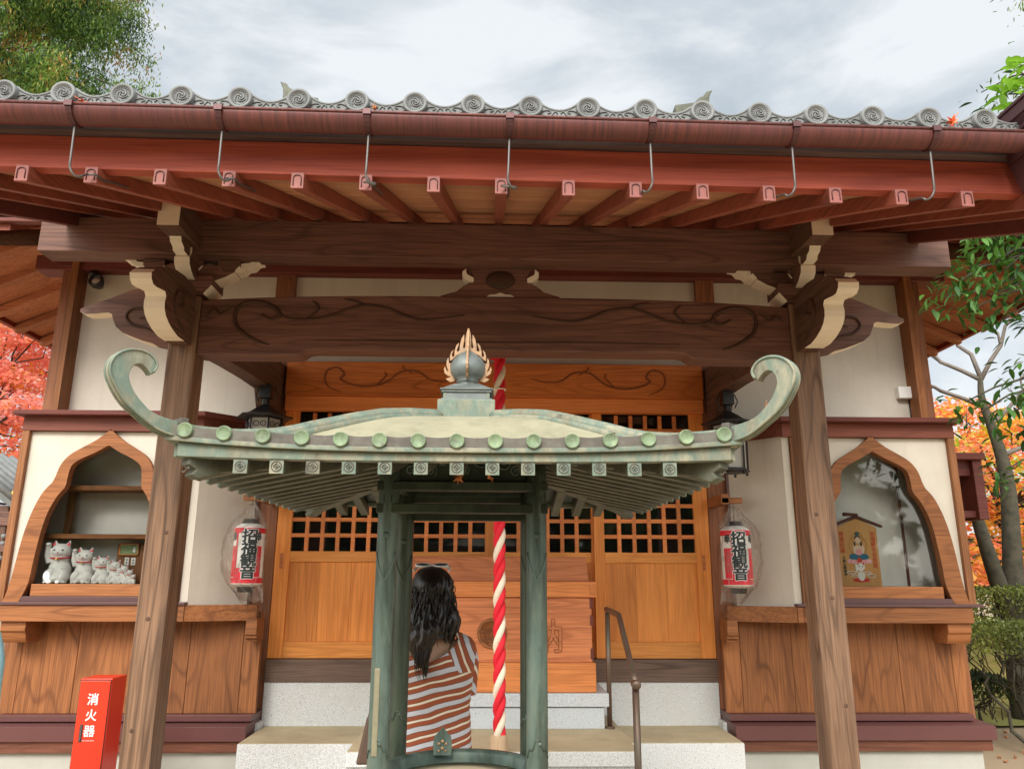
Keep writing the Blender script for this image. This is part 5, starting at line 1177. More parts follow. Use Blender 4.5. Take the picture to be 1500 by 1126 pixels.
# finial
m = MB()
def sq(w0, z0, w1, z1): m.hexa([(BX-w0, BY-w0, z0), (BX+w0, BY-w0, z0), (BX+w0, BY+w0, z0), (BX-w0, BY+w0, z0)], [(BX-w1, BY-w1, z1), (BX+w1, BY-w1, z1), (BX+w1, BY+w1, z1), (BX-w1, BY+w1, z1)])
sq(.098, 2.06, .098, 2.158); I('finial_plinth', m, M['verdi'], None, .003)
m = MB(); sq(.088, 2.158, .088, 2.164); sq(.080, 2.164, .080, 2.186); sq(.086, 2.186, .086, 2.193); sq(.090, 2.193, .092, 2.199)
for a, b in ((.086, .074), (.074, .060), (.060, .046)): pass
sq(.086, 2.199, .066, 2.212); sq(.066, 2.212, .044, 2.226)
fb = I('finial_base', m, M['finial'], None, .0015)
for sx in (-1, 1):
    m = MB(); m.box(BX+sx*.074-.005, BX+sx*.074+.005, BY-.0815, BY-.079, 2.166, 2.185); I('corner_strip', m, M['verdi'], fb)
m = MB(); m.lathe([(.040, 2.224), (.034, 2.230), (.033, 2.236), (.040, 2.240), (.040, 2.244), (.034, 2.246), (.05, 2.256), (.0605, 2.274), (.063, 2.292), (.058, 2.312), (.046, 2.330), (.028, 2.345), (.012, 2.354), (.0, 2.375)], (BX, BY, 0), 36); jw = I('jewel', m, M['finial'])
FP = [(355, 65), (378, 120), (388, 200), (388, 290), (402, 308), (412, 290), (398, 215), (402, 135), (432, 190), (448, 260), (452, 330), (470, 345), (482, 330), (462, 270), (458, 235), (490, 275), (508, 340), (508, 395), (525, 410), (535, 385), (518, 320), (545, 350), (558, 400), (556, 450), (545, 480), (565, 470), (572, 410), (592, 450), (594, 510), (575, 560), (572, 578), (592, 560), (610, 512), (622, 550), (610, 600), (575, 625), (545, 640), (598, 658), (575, 682), (540, 700), (500, 688), (478, 668), (500, 640), (540, 560), (548, 500), (530, 440), (480, 390), (400, 350), (355, 340)]
fl_ = [((x-355)*.00032, 2.443-(y-65)*.00032) for x, y in FP]
for k, (ax, sg) in enumerate((('y', 1), ('y', -1), ('x', 1), ('x', -1))):
    m = MB(); poly = [(sg*a, b) for a, b in fl_]
    if ax == 'y': m.prism([(BX+a, b) for a, b in poly], BY-.004, BY+.004, 'y')
    else: m.prism([(BY+a, b) for a, b in poly], BX-.004, BX+.004, 'x')
    I('flame', m, M['flame'], jw, .0015)
# basin
m = MB(); bz = .985
m.lathe([(0, .62), (.12, .62), (.20, .68), (.245, .80), (.235, .90), (.225, .955), (.250, .975), (.262, .982), (.262, .992), (.240, .994), (.226, .985), (.222, .955)], (BX, BY, 0), 56); bs = I('basin', m, M['bronze'])
m = MB(); m.lathe([(.223, .956), (.12, .964), (0, .968)], (BX, BY, 0), 40); I('ash_bed', m, M['steptop'], bs)
m = MB(); n = [(-.030, .985), (-.032, 1.02), (-.028, 1.045), (-.014, 1.058), (0, 1.075), (.014, 1.058), (.028, 1.045), (.032, 1.02), (.030, .985)]
m.prism([(a-.185+.0, b+.0) for a, b in n], 2.805, 2.812); bg_ = I('rim_badge', m, M['bronze'], bs, .001)
m = MB()
for a, b, r_ in ((0, 1.030, .006), (-.012, 1.022, .005), (.012, 1.022, .005), (0, 1.008, .006), (-.012, 1.0, .004), (.012, 1.0, .004)): m.ball((a-.185, 2.803, b), (r_, .003, r_), 10, 6)
I('badge_relief', m, M['flame'], bg_)
m = MB(); m.lathe([(.20, .40), (.17, .46), (.13, .62)], (BX, BY, 0), 40); m.lathe([(.40, .0), (.40, .16), (.36, .18), (.36, .30), (.32, .32), (.32, .55), (.0, .55)], (BX, BY, 0), 8, smooth=False); I('pedestal', m, M['granite'])
# dry leaves caught on the bronze roof and bars
def leaf(loc, size, mat, label, rot):
    m = MB(); pts = []
    for i in range(14):
        a = 2*pi*i/14; r = size*(1 if i % 2 == 0 else .55)*(1.0 if i in (2, 4, 6, 0, 12) else .7); pts.append((r*cos(a), r*sin(a), size*.35*sin(2*a+rot)))
    m.add([(0, 0, size*.1)]+pts, [(0, i+1, (i+1) % 14+1) for i in range(14)]); m.tube([(0, 0, 0), (-size*1.3, size*.2, size*.2)], size*.04, 4)
    o = bpy.data.objects.new('fallen_leaf', m.mesh('fallen_leaf', mat)); COL.objects.link(o); o.location = loc; o.rotation_euler = (rot*1.3, rot*.7, rot*2.1); tag(o, label, 'leaf', 'dry leaves caught on roofs'); return o
leaf((-.03, 2.36, 1.864), .022, M['dryleaf'], 'curled brown leaf caught on the upper bronze bar, the right one of the pair', .7)
leaf((-.13, 2.345, 1.868), .022, M['dryleaf'], 'curled brown leaf caught on the upper bronze bar, the left one of the pair', 2.2)
leaf((-.12, 2.33, 1.875), .018, M['dryleaf'], 'small dry leaf stuck under the front edge of the bronze roof', 1.2)
leaf((.30, 2.0, 1.945), .014, M['dryleaf'], 'orange dry leaf lying on the right half of the bronze roof', .4)
leaf((.668, 1.855, 1.992), .016, M['dryleaf'], 'orange dry leaf resting inside the right bronze roof horn', 1.9)
leaf((1.80, 2.64, 3.34), .030, M['redleaf'], 'bright orange leaf in the gutter near the rain hopper', 1.0)
leaf((-1.625, 2.64, 3.352), .028, M['redleaf'], 'red orange leaf cluster in the gutter at the left end of the eave', .3)
leaf((-.50, 2.63, 3.345), .018, M['dryleaf'], 'pale orange dry leaf on the gutter between two round tiles', 2.6)

# ================================================================== people
def person(loc, label, rz, shirt, trousers, sleeves='short', hair='long', arms='front'):
    t = thing('person', loc, label, 'person', None, rz)
    def P(n, mb, mats, p=None):
        o = bpy.data.objects.new(n, mb.mesh(n, mats)); COL.objects.link(o); o.parent = p or t; return o
    N_, E_ = {}, []
    def nd(n, p, r, par=None):
        N_[n] = (Vector(p), r)
        if par: E_.append((par, n))
    nd('pelvis', (0, 0, .86), (.135, .10)); nd('waist', (0, .0, 1.0), (.115, .085), 'pelvis'); nd('chest', (0, .005, 1.16), (.135, .095), 'waist'); nd('upper', (0, .0, 1.25), (.12, .075), 'chest')
    nd('neckb', (0, -.005, 1.325), .052, 'upper'); nd('neck', (0, .005, 1.38), .046, 'neckb'); nd('head1', (0, .018, 1.44), (.066, .074), 'neck'); nd('head2', (0, .02, 1.51), (.072, .088), 'head1'); nd('head3', (0, .012, 1.565), (.052, .066), 'head2')
    for s in (-1, 1):
        a = 'L' if s < 0 else 'R'
        nd('sh'+a, (s*.135, -.005, 1.275), .046, 'upper')
        if arms == 'front': el, wr, pm = (s*.135, .07, 1.09), (s*.08, .22, 1.14), (s*.04, .275, 1.17)
        else: el, wr, pm = (s*.215, -.02, 1.03), (s*.215, .03, .80), (s*.212, .04, .735)
        nd('el'+a, el, .036, 'sh'+a); nd('wr'+a, wr, .024, 'el'+a); nd('pm'+a, pm, (.030, .018), 'wr'+a)
        d = (Vector(pm)-Vector(wr)).normalized(); sd = Vector((0, 0, 1)) if arms == 'front' else Vector((0, 1, 0))
        for i, (o_, ln) in enumerate(((-.024, .068), (-.008, .078), (.008, .073), (.024, .058))):
            p0 = Vector(pm)+d*.022+sd*o_; p1 = p0+d*ln*.5; p2 = p1+(d*.8+Vector((-s*.4, 0, 0))).normalized()*ln*.5
            nd('f%d%s' % (i, a), p0, .0095, 'pm'+a); nd('g%d%s' % (i, a), p1, .0088, 'f%d%s' % (i, a)); nd('h%d%s' % (i, a), p2, .0075, 'g%d%s' % (i, a))
        p0 = Vector(wr)+d*.03+sd*.026; nd('t0'+a, p0, .011, 'pm'+a); nd('t1'+a, p0+d*.03+sd*.018, .0095, 't0'+a); nd('t2'+a, p0+d*.055+sd*.016, .008, 't1'+a)
        nd('hip'+a, (s*.088, 0, .78), .088, 'pelvis'); nd('kn'+a, (s*.085, .01, .46), .055, 'hip'+a); nd('an'+a, (s*.085, -.02, .09), .036, 'kn'+a); nd('toe'+a, (s*.09, .11, .035), .034, 'an'+a)
    body = P('body', skin(N_, E_, 2, 'pelvis'), M['skin'])
    # face
    for s in (-1, 1):
        m = MB(); m.ball((s*.032, .098, 1.505), (.012, .008, .008), 10, 8); P('eye', m, M['whitepaint'], body); m = MB(); m.ball((s*.032, .1045, 1.505), (.0055, .003, .0055), 8, 6); P('iris', m, M['ink'], body)
        m = MB(); m.ball((s*.078, .012, 1.495), (.010, .018, .030), 12, 8); P('ear', m, M['skin'], body)
    m = MB(); m.tube([(0, .095, 1.52), (0, .108, 1.49), (0, .112, 1.478)], [.007, .010, .012], 10); m.ball((0, .108, 1.474), (.015, .010, .009), 10, 8); P('nose', m, M['skin'], body)
    m = MB(); m.tube([(-.022, .094, 1.443), (0, .1, 1.446), (.022, .094, 1.443)], [.004, .007, .004], 8); P('mouth', m, M['red'], body)
    # trousers
    nt = {k: (v[0], tuple(q*1.16+.004 for q in v[1]) if isinstance(v[1], tuple) else v[1]*1.16+.004) for k, v in N_.items() if k in ('pelvis', 'hipL', 'hipR', 'knL', 'knR', 'anL', 'anR')}
    nt['waist'] = (Vector((0, 0, .93)), (.128, .092))
    P('trousers', skin(nt, [('pelvis', 'waist'), ('pelvis', 'hipL'), ('pelvis', 'hipR'), ('hipL', 'knL'), ('knL', 'anL'), ('hipR', 'knR'), ('knR', 'anR')], 2, 'pelvis'), M[trousers])
    for s in (-1, 1):
        m = MB(); m.ball((s*.088, .05, .038), (.042, .115, .04)); m.box(s*.088-.036, s*.088+.036, -.05, .15, 0, .018); P('shoe', m, M['leather'])
    # top
    HWZ = [(.835, .188, .128), (.90, .184, .125), (.98, .174, .115), (1.05, .172, .112), (1.12, .178, .115), (1.20, .190, .115), (1.26, .196, .105), (1.30, .190, .090), (1.325, .172, .070), (1.345, .125, .055), (1.37, .075, .055)]
    def hw(z):
        for a, b in zip(HWZ, HWZ[1:]):
            if z <= b[0]: u = max(0, (z-a[0])/(b[0]-a[0])); return a[1]*(1-u)+b[1]*u, a[2]*(1-u)+b[2]*u
        return HWZ[-1][1:]
    def top(a):     # a = 0 at the wearer's back
        k = abs(sin(a)); base = 1.345 if sleeves == 'short' else 1.375
        bk = 1.235 if sleeves == 'short' else 1.365
        if cos(a) > 0: return bk+(base-bk)*min(1, k/.78)**1.35
        return 1.275+(base-1.275)*min(1, k/.78)**1.5
    m = MB(); na, nz = 96, 70; vs = []; st_v = []; st_b = []; st_m = []
    for i in range(nz+1):
        for k in range(na):
            a = 2*pi*k/na; z = .835+(top(a)-.835)*i/nz; w, d = hw(z)
            sx_ = sin(a); cy_ = -cos(a); e = .82
            x = w*math.copysign(abs(sx_)**e, sx_); y = d*math.copysign(abs(cy_)**e, cy_)
            fold = .006*sin(z*38+x*22+2*sin(a*3))*max(0, min(1, (1.2-z)*5))+.006*sin(a*7+z*6)*max(0, (1.0-z)*4)
            x *= 1+fold*2; y *= 1+fold*3.0
            vs.append((x, y+.0, z+.006*sin(a*5)*(i == 0)))
            st_v.append(z-.24*x); st_b.append(3.0+x*.92+z*.38); st_m.append(min((z-1.195)*1.4, abs(x)-(.045+(1.335-z)*.62)) if sleeves == 'short' else -1)
    m.add(vs, [(i*na+k, i*na+(k+1) % na, (i+1)*na+(k+1) % na, (i+1)*na+k) for i in range(nz) for k in range(na)], 0, True)
    sh = P('shirt' if sleeves == 'short' else 'coat', m, M[shirt]); at = sh.data.attributes.new('stripe', 'FLOAT', 'POINT')
    a2 = sh.data.attributes.new('yoke', 'FLOAT', 'POINT'); a3 = sh.data.attributes.new('seam', 'FLOAT', 'POINT')
    for i, v in enumerate(st_v): at.data[i].value = v; a2.data[i].value = st_b[i]; a3.data[i].value = st_m[i]
    for s in (-1, 1):
        if arms == 'front':
            pts = [(s*.135, 0, 1.31), (s*.150, .0, 1.285), (s*.158, .005, 1.22), (s*.155, .015, 1.15), (s*.150, .02, 1.105)]
            rr = [.030, .042, .047, .044, .046]
        else: pts = [(s*.145, 0, 1.32), (s*.175, -.01, 1.28), (s*.205, -.015, 1.16), (s*.218, -.018, 1.03), (s*.218, .01, .90), (s*.216, .03, .81)]; rr = [.034, .052, .062, .056, .048, .040]
        m = MB(); pp = catmull(pts, 6); k = len(pp); r2 = [rr[min(len(rr)-1, int(i/6))]*(1-(i/6) % 1)+rr[min(len(rr)-1, int(i/6)+1)]*((i/6) % 1) for i in range(k)]
        m.tube(pp, r2, 20); sl = P('sleeve', m, M[shirt]); at = sl.data.attributes.new('stripe', 'FLOAT', 'POINT')
        for i, v in enumerate(m.v): at.data[i].value = v[2]*.55-v[0]*.9*s*.0+v[1]*.5
    # hair
    rnd = random.Random(5); m = MB()
    m.ball((0, .004, 1.528), (.086, .098, .086), 24, 16); P0 = m.v[:]
    m.xf(lambda v: v if not (v.y > .06 and v.z < 1.545) else Vector((v.x*.8, .055, v.z)))
    hr_ = P('hair', m, M['hair'])
    if hair == 'long':      # one wavy mass of hair, with loose strands over it
        HP = [(1.612, .012), (1.608, .035), (1.598, .056), (1.580, .072), (1.555, .083), (1.52, .091), (1.48, .096), (1.44, .104), (1.40, .114), (1.37, .120), (1.345, .118), (1.325, .108)]
        mm = MB(); na, rows = 120, 66; vs = []
        for i in range(rows+1):
            z = 1.612-(1.612-1.318)*i/rows
            for q, r_ in zip(HP, HP[1:]):
                if z >= r_[0] or r_ is HP[-1]: u = max(0, min(1, (q[0]-z)/(q[0]-r_[0]))); w = q[1]*(1-u)+r_[1]*u; break
            for k in range(na+1):
                a = -2.15+4.3*k/na; dn = min(1, i/20)
                wav = .009*mnoise.noise(Vector((a*2.6, z*16+sin(a*3)*1.2, 1)))+.0055*mnoise.noise(Vector((a*8, z*15+a*2, 5)))+.003*sin(a*34+sin(z*45+a*5)*1.6)+.0015*sin(a*70+sin(z*70)*1.5)
                x = sin(a)*(w+wav*dn); y = .004-cos(a)*(min(w, .100)*1.04+wav*dn)
                if z < 1.45 and cos(a) > 0: y -= .022*min(1, (1.45-z)/.06)*cos(a)
                edge = .018*mnoise.noise(Vector((a*9, 3, 2)))+.02*mnoise.noise(Vector((a*3, 8, 2))) if i > rows*.8 else 0
                vs.append((x+.008*sin(z*40+2)*dn*(abs(a) > .8), y, z+edge*(i-rows*.8)/(rows*.2)))
        mm.add(vs, [(i*(na+1)+k, i*(na+1)+k+1, (i+1)*(na+1)+k+1, (i+1)*(na+1)+k) for i in range(rows) for k in range(na)], 0, True)
        mm.add([(0, .004, 1.614)]+vs[:na+1], [(0, k+1, k+2) for k in range(na)], 0, True)
        P('hair_fall', mm, M['hair'], hr_)
        mm = MB(); vs = []; na = 48
        for i in range(41):     # the long middle lock
            u = i/40; z = 1.40-.215*u; w = (.040+.012*sin(u*5))*(1-u**3)*(.75+.25*min(1, u*6))+.003; cx_ = -.012+.012*sin(u*7+1)
            for k in range(na):
                a = 2*pi*k/na; r = w*(1+.13*sin(a*7+sin(z*60)*1.4)+.06*sin(a*15+z*90)); vs.append((cx_+r*cos(a), -.130+r*.55*sin(a)-.006*sin(u*6), z))
        mm.add(vs, [(i*na+k, i*na+(k+1) % na, (i+1)*na+(k+1) % na, (i+1)*na+k) for i in range(40) for k in range(na)]+[tuple(40*na+k for k in range(na))], 0, True)
        P('middle_lock', mm, M['hair'], hr_)
    m = MB()
    n_l = 170 if hair == 'long' else 90
    for i in range(n_l):
        a = rnd.uniform(-1.9, 1.9)
        if hair == 'long':
            cen = rnd.random() < .25; z0 = rnd.uniform(1.38, 1.56) if not cen else rnd.uniform(1.30, 1.38); L = rnd.uniform(.06, .14) if not cen else rnd.uniform(.08, .16); zb = max(z0-L, 1.275 if not cen else 1.165); pts = []; ph = rnd.uniform(0, 6); n = 9; xc = rnd.uniform(-.045, .03)
            for j in range(n+1):
                u = j/n; z = z0+(zb-z0)*u
                w = .096+.022*max(0, min(1, (1.50-z)/.13))-.01*max(0, (1.36-z)/.05); yy = .004-cos(a)*.105-(.022*min(1, max(0, (1.45-z)/.06))*max(0, cos(a)))-.003
                pts.append((sin(a)*w+.006*sin(ph+u*7), yy+.004*cos(ph+u*6), z) if not cen else (xc*(1-u*.5)+.005*sin(ph+u*8)-.008, -.150+.008*u+.004*cos(ph+u*6), z))
            r_ = [.0006+.0022*sin(pi*min(1, .15+u_/n*.85)) for u_ in range(n+1)]
        else:
            el = rnd.uniform(.05, 1.15); c = Vector((0, .004, 1.528)); p = c+Vector((sin(a)*cos(el)*.084, -cos(a)*cos(el)*.096, sin(el)*.084)); pts = [tuple(p)]; n = 4
            for j in range(1, n+1): u = j/n; pts.append((sin(a)*(.088), -cos(a)*.10, p.z-(p.z-1.44)*u))
            r_ = [.010]*(len(pts)-1)+[.003]
        m.tube(pts, r_[:len(pts)], 5, squash=.7)
    P('hair_locks', m, M['hair'], hr_)
    return t
woman = person((-.278, 3.35, 0), 'woman with long black wavy hair and striped rust and white top seen from behind', rad(-2), 'stripe', 'denim')
sg = thing('sunglasses', (-.278, 3.37, 1.60), 'white rimmed sunglasses pushed up on the black hair of the woman', 'sunglasses')
m = MB(); m.tube([(-.352+.0, 3.30, 1.594), (-.35, 3.42, 1.607), (-.278, 3.45, 1.62), (-.205, 3.42, 1.607), (-.203, 3.30, 1.594)], .0045, 6); obj('frame', m, M['whitepaint'], sg)
for s in (-1, 1):
    m = MB(); m.ball((-.278+s*.038, 3.345, 1.617), (.030, .020, .008), 14, 8); ln_ = obj('lens', m, M['ink'], sg); m = MB()
    n = [(-.278+s*.038+.031*cos(a), 3.345+.021*sin(a), 1.618+.006*sin(a*1.0)) for a in [2*pi*i/20 for i in range(21)]]; m.tube(n, .0038, 6); obj('rim', m, M['whitepaint'], ln_)
hb = thing('handbag', (-.53, 3.36, .86), 'dark brown leather bag behind the left bronze post, carried by the woman', 'bag')
m = MB(); m.hexa([(-.56, 3.32, .84), (-.42, 3.32, .84), (-.42, 3.42, .84), (-.56, 3.42, .84)], [(-.525, 3.34, 1.02), (-.44, 3.34, 1.02), (-.44, 3.40, 1.02), (-.525, 3.40, 1.02)]); obj('bag_body', m, M['leather'], hb, .01)
m = MB(); m.tube(catmull([(-.52, 3.37, 1.01), (-.50, 3.38, 1.12), (-.47, 3.38, 1.20), (-.45, 3.38, 1.12), (-.445, 3.37, 1.01)], 5), .006, 6); obj('strap', m, M['leather'], hb)
person((-2.668, 4.0, 0), 'person in a light blue coat standing at the left edge of the courtyard', rad(0), 'blue_coat', 'denim', 'long', 'short', 'down')

# ================================================================== neighbouring pavilion on the left
nbld = thing('small_pavilion', (-8.0, 11.3, 0), 'small dark wooden pavilion with grey tiled gable roof behind the left side of the hall', 'pavilion')
Q = lambda n, mb, mat, bev=.01, p=None: obj(n, mb, mat, p or nbld, bev)
m = MB(); m.prism([(-9.6, 2.30), (-9.4, 2.42), (-8.2, 3.35), (-8.0, 3.40), (-7.8, 3.35), (-6.72, 2.56), (-6.66, 2.62), (-6.62, 2.52), (-6.72, 2.44), (-7.8, 3.2), (-8.2, 3.2), (-9.4, 2.28)], 10.9, 13.2); rf = Q('roof', m, M['tile_dark'])
m = MB(); m.ball((-6.70, 10.87, 2.66), .045); Q('gold_boss', m, M['gold'], 0, rf)
m = MB()
for i in range(9): m.tube([(-6.66, 10.9+.25*i, 2.55), (-7.8, 10.9+.25*i, 3.38)], .05, 6)
Q('tile_rolls', m, M['tile'], 0, rf)
for x in (-9.2, -6.92):
    for y in (11.1, 13.0): m = MB(); m.box(x-.07, x+.07, y-.07, y+.07, 0, 2.5); Q('post', m, M['beam_y'])
for z0, z1 in ((2.22, 2.42), (1.86, 1.95), (1.30, 1.38)): m = MB(); m.box(-9.3, -6.75, 11.0, 11.12, z0, z1); Q('tie_beam', m, M['beam_x'])
m = MB(); m.box(-9.2, -6.9, 11.3, 11.34, .3, 2.2); Q('wall', m, M['plaster_in'])
m = MB()
for i in range(14): m.ball((-6.84-.10*(i % 4)-.03, 11.05, 2.08-.1*(i//4)), (.04, .03, .04), 8, 6)
Q('hanging_bells', m, M['tile'], 0)

# ================================================================== vegetation
def leaves(mb, pts, size, rnd, droop=0, asp=.55, flatz=.5):
    V_, F_ = [], []
    for p in pts:
        L = size*rnd.uniform(.6, 1.25); a = rnd.uniform(0, 2*pi); el = rnd.gauss(-droop, flatz)
        d = Vector((cos(a)*cos(el), sin(a)*cos(el), sin(el))); b = Vector((-sin(a), cos(a), rnd.uniform(-.7, .7))).normalized()*L*asp*.5
        p = Vector(p); k = len(V_); m_ = p+d*L*.5
        V_ += [p, m_+b, p+d*L, m_-b]; F_.append((k, k+1, k+2, k+3))
    mb.add(V_, F_)
def fast(name, mb, mats, parent):
    mb.fixn = False; org = wloc(parent); me = bpy.data.meshes.new(name); me.from_pydata([tuple(Vector(q)-org) for q in mb.v], [], mb.f); me.materials.append(mats)
    me.polygons.foreach_set('use_smooth', mb.smooth); o = bpy.data.objects.new(name, me); COL.objects.link(o); o.parent = parent; return o
def limb(mb, p0, p1, r0, r1, rnd, bend=.12, n=6, up=0):
    p0, p1 = Vector(p0), Vector(p1); L = (p1-p0).length; pts = []
    for i in range(n+1):
        u = i/n; j = Vector((rnd.uniform(-1, 1), rnd.uniform(-1, 1), rnd.uniform(-1, 1)))*bend*L*.3*(0 < i < n)
        pts.append(p0.lerp(p1, u)+j+Vector((0, 0, up*L*sin(pi*u)*.2)))
    mb.tube(pts, [r0+(r1-r0)*i/n for i in range(n+1)], 7); return pts
def maple(x, y, h, R, z0, mat, label, seed, nleaf=9000, size=.085, trunk=True, lean=(0, 0), cat='maple tree', pads=26, group='maples in autumn colour'):
    rnd = random.Random(seed); t = thing('maple_tree', (x, y, 0), label, cat, group); tm = MB(); top = (x+lean[0], y+lean[1], z0+(h-z0)*.35)
    limb(tm, (x, y, -.1), top, .14, .08, rnd, .15)
    lf = []
    for i in range(pads):
        a = rnd.uniform(0, 2*pi); rr = R*math.sqrt(rnd.random()); z = z0+(h-z0)*rnd.random()*(1-.35*(rr/R)**2)
        c = Vector((x+lean[0]*.5+rr*cos(a), y+rr*sin(a), z)); limb(tm, (top[0], top[1], min(top[2], z)-.1), c, .035, .008, rnd, .25, 5, .5)
        pr = R*rnd.uniform(.28, .5)
        for j in range(nleaf//pads):
            q = rnd.uniform(0, 2*pi); s_ = pr*math.sqrt(rnd.random()); lf.append((c.x+s_*cos(q), c.y+s_*sin(q), c.z+rnd.gauss(0, .09)-.25*(s_/pr)**2*pr+.06*sin(q*5)))
    lm = MB(); leaves(lm, lf, size, rnd, .25, .8, .45); fast('trunk', tm, M['bark'], t); fast('crown', lm, mat, t); return t
maple(-10.6, 15.5, 7.6, 2.5, 2.6, M['maple_red'], 'bright red maple crown filling the gap left of the hall', 1, 34000, .10, pads=44)
maple(-9.6, 19.5, 6.2, 2.6, 1.4, M['maple_mix'], 'orange maple behind the bright red one on the left', 2, 18000, .11)
maple(-13.2, 18.0, 8.5, 2.8, 3.2, M['maple_red'], 'tall red maple farther left beyond the pavilion', 3, 8000)
maple(9.2, 13.6, 4.9, 2.3, 1.5, M['maple_mix'], 'orange and yellow maple behind the forked trunk on the right', 4, 24000, .09, pads=40)
maple(11.8, 17.0, 5.2, 2.6, 1.2, M['maple_green'], 'yellow green maple farther back on the right', 5, 18000, .11)
maple(10.6, 21.5, 6.4, 3.0, 1.0, M['maple_mix'], 'most distant orange maple on the right', 6, 18000, .12)
maple(15.8, 21.0, 7.2, 3.2, 1.0, M['maple_mix'], 'broad orange maple standing farthest to the right', 12, 8000)
maple(7.15, 9.6, 2.3, .75, 1.2, M['maple_pink'], 'low crimson maple beside the forked trunk on the right', 7, 2600, .06, pads=10)
# forked bare-branched tree on the right
rnd = random.Random(11); ft = thing('garden_tree', (5.98, 9.0, 0), 'forked mossy trunk with bare upper twigs to the right of the hall', 'tree'); m = MB()
m.tube(catmull([(5.98, 9, -.1), (6.0, 9, .7), (6.05, 9, 1.3), (6.12, 9, 1.9), (6.18, 9, 2.55), (6.17, 9, 2.95), (6.10, 9, 3.35), (6.03, 9, 3.7), (6.05, 9, 4.0)], 5), [.15-.0031*i for i in range(41)], 12)
m.tube(catmull([(5.99, 9, .9), (5.88, 8.95, 1.4), (5.76, 8.9, 1.85), (5.68, 8.9, 2.3), (5.60, 8.9, 2.75)], 5), [.11-.003*i for i in range(21)], 10)
fast('trunk', m, M['bark'], ft); m = MB()
def twigs(m, p, d, L, r, dep):
    q = Vector(p)+Vector(d).normalized()*L; pts = limb(m, p, q, r, r*.55, rnd, .3, 4)
    if dep > 0:
        for i in range(3):
            dd = (Vector(d).normalized()+Vector((rnd.uniform(-.8, .8), rnd.uniform(-.8, .8), rnd.uniform(-.35, .75)))); twigs(m, pts[rnd.choice((2, 3, 4))], dd, L*rnd.uniform(.55, .8), r*.55, dep-1)
for d, p in (((-.9, 0, .35), (6.05, 9, 3.6)), ((.9, .2, .5), (6.1, 9, 3.4)), ((-.2, .3, 1), (6.05, 9, 4.0)), ((.5, -.3, 1), (6.05, 9, 3.95)), ((-.7, .3, .6), (6.05, 9, 3.95)), ((.9, 0, .3), (6.17, 9, 3.0))): twigs(m, p, d, 1.0, .03, 3)
fast('branches', m, M['bark_l'], ft)
# evergreens
def conifer(x, y, h, zlo, zhi, R, label, seed, n=9000, size=.16, side=None, asp=.38):
    rnd = random.Random(seed); t = thing('conifer_tree', (x, y, 0), label, 'conifer', 'conifers beyond the roof'); tm = MB(); limb(tm, (x, y, -.1), (x, y, h), .28, .05, rnd, .02, 8); lf = []
    nb = 60
    for i in range(nb):
        z = zlo+(zhi-zlo)*(i/nb); a = rnd.uniform(0, 2*pi) if side is None or rnd.random() < .35 else rnd.gauss(side, .55)
        L = R*(1-.45*(z-zlo)/(zhi-zlo+.1))*rnd.uniform(.65, 1.1); e = (x+L*cos(a), y+L*sin(a), z+rnd.uniform(-.1, .5)); pts = limb(tm, (x, y, z-.3), e, .04, .008, rnd, .2, 6, .6)
        for j in range(n//nb):
            u = rnd.uniform(.25, 1.02); k = min(5, int(u*6)); p = pts[k].lerp(pts[k+1], min(1, u*6-k)) if k < 6 else pts[-1]
            w = .19*(1.25-u*.5); lf.append((p.x+rnd.gauss(0, w), p.y+rnd.gauss(0, w), p.z-abs(rnd.gauss(0, .42))+.1))
    lm = MB(); leaves(lm, lf, size, rnd, .9, asp, .4); fast('trunk', tm, M['bark'], t); fast('crown', lm, M['cedar'], t)
conifer(-10.3, 13.0, 15.5, 8.2, 15.2, 4.3, 'tall green and rust conifer above the roof at the upper left', 21, 120000, .105, -.05, .28)
conifer(-13.4, 16.5, 16, 8.5, 15.5, 3.6, 'darker conifer behind the upper left one', 22, 22000, .2, None, .22)
conifer(10.1, 8.8, 12, 8.7, 11.5, 2.9, 'conifer whose drooping twigs enter at the top right corner', 23, 16000, .12, pi, .2)
# broadleaf evergreen on the right, glossy leaves in hanging clusters
rnd = random.Random(31); be = thing('broadleaf_tree', (4.75, 5.3, 0), 'glossy broadleaf evergreen whose branches reach in from the right edge', 'tree'); tm = MB(); lm = MB(); lg = MB()
limb(tm, (4.75, 5.3, -.1), (4.6, 5.2, 5.6), .11, .04, rnd, .06, 8)
def bigleaf(mb, p, d, L, w):
    d = Vector(d).normalized(); sd = d.cross(Vector((rnd.uniform(-.4, .4), rnd.uniform(-.4, .4), 1))).normalized()*w; nrm = sd.cross(d).normalized()*L*.08; p = Vector(p); V_ = []
    for u, ww in ((0, .08), (.25, .8), (.5, 1.0), (.75, .72), (1, .02)):
        c = p+d*L*u-Vector((0, 0, L*.22*u*u)); V_ += [c-sd*ww+nrm*ww, c, c+sd*ww+nrm*ww]
    mb.add(V_, [(3*i+k, 3*i+k+1, 3*i+k+4, 3*i+k+3) for i in range(4) for k in (0, 1)], 0, True)
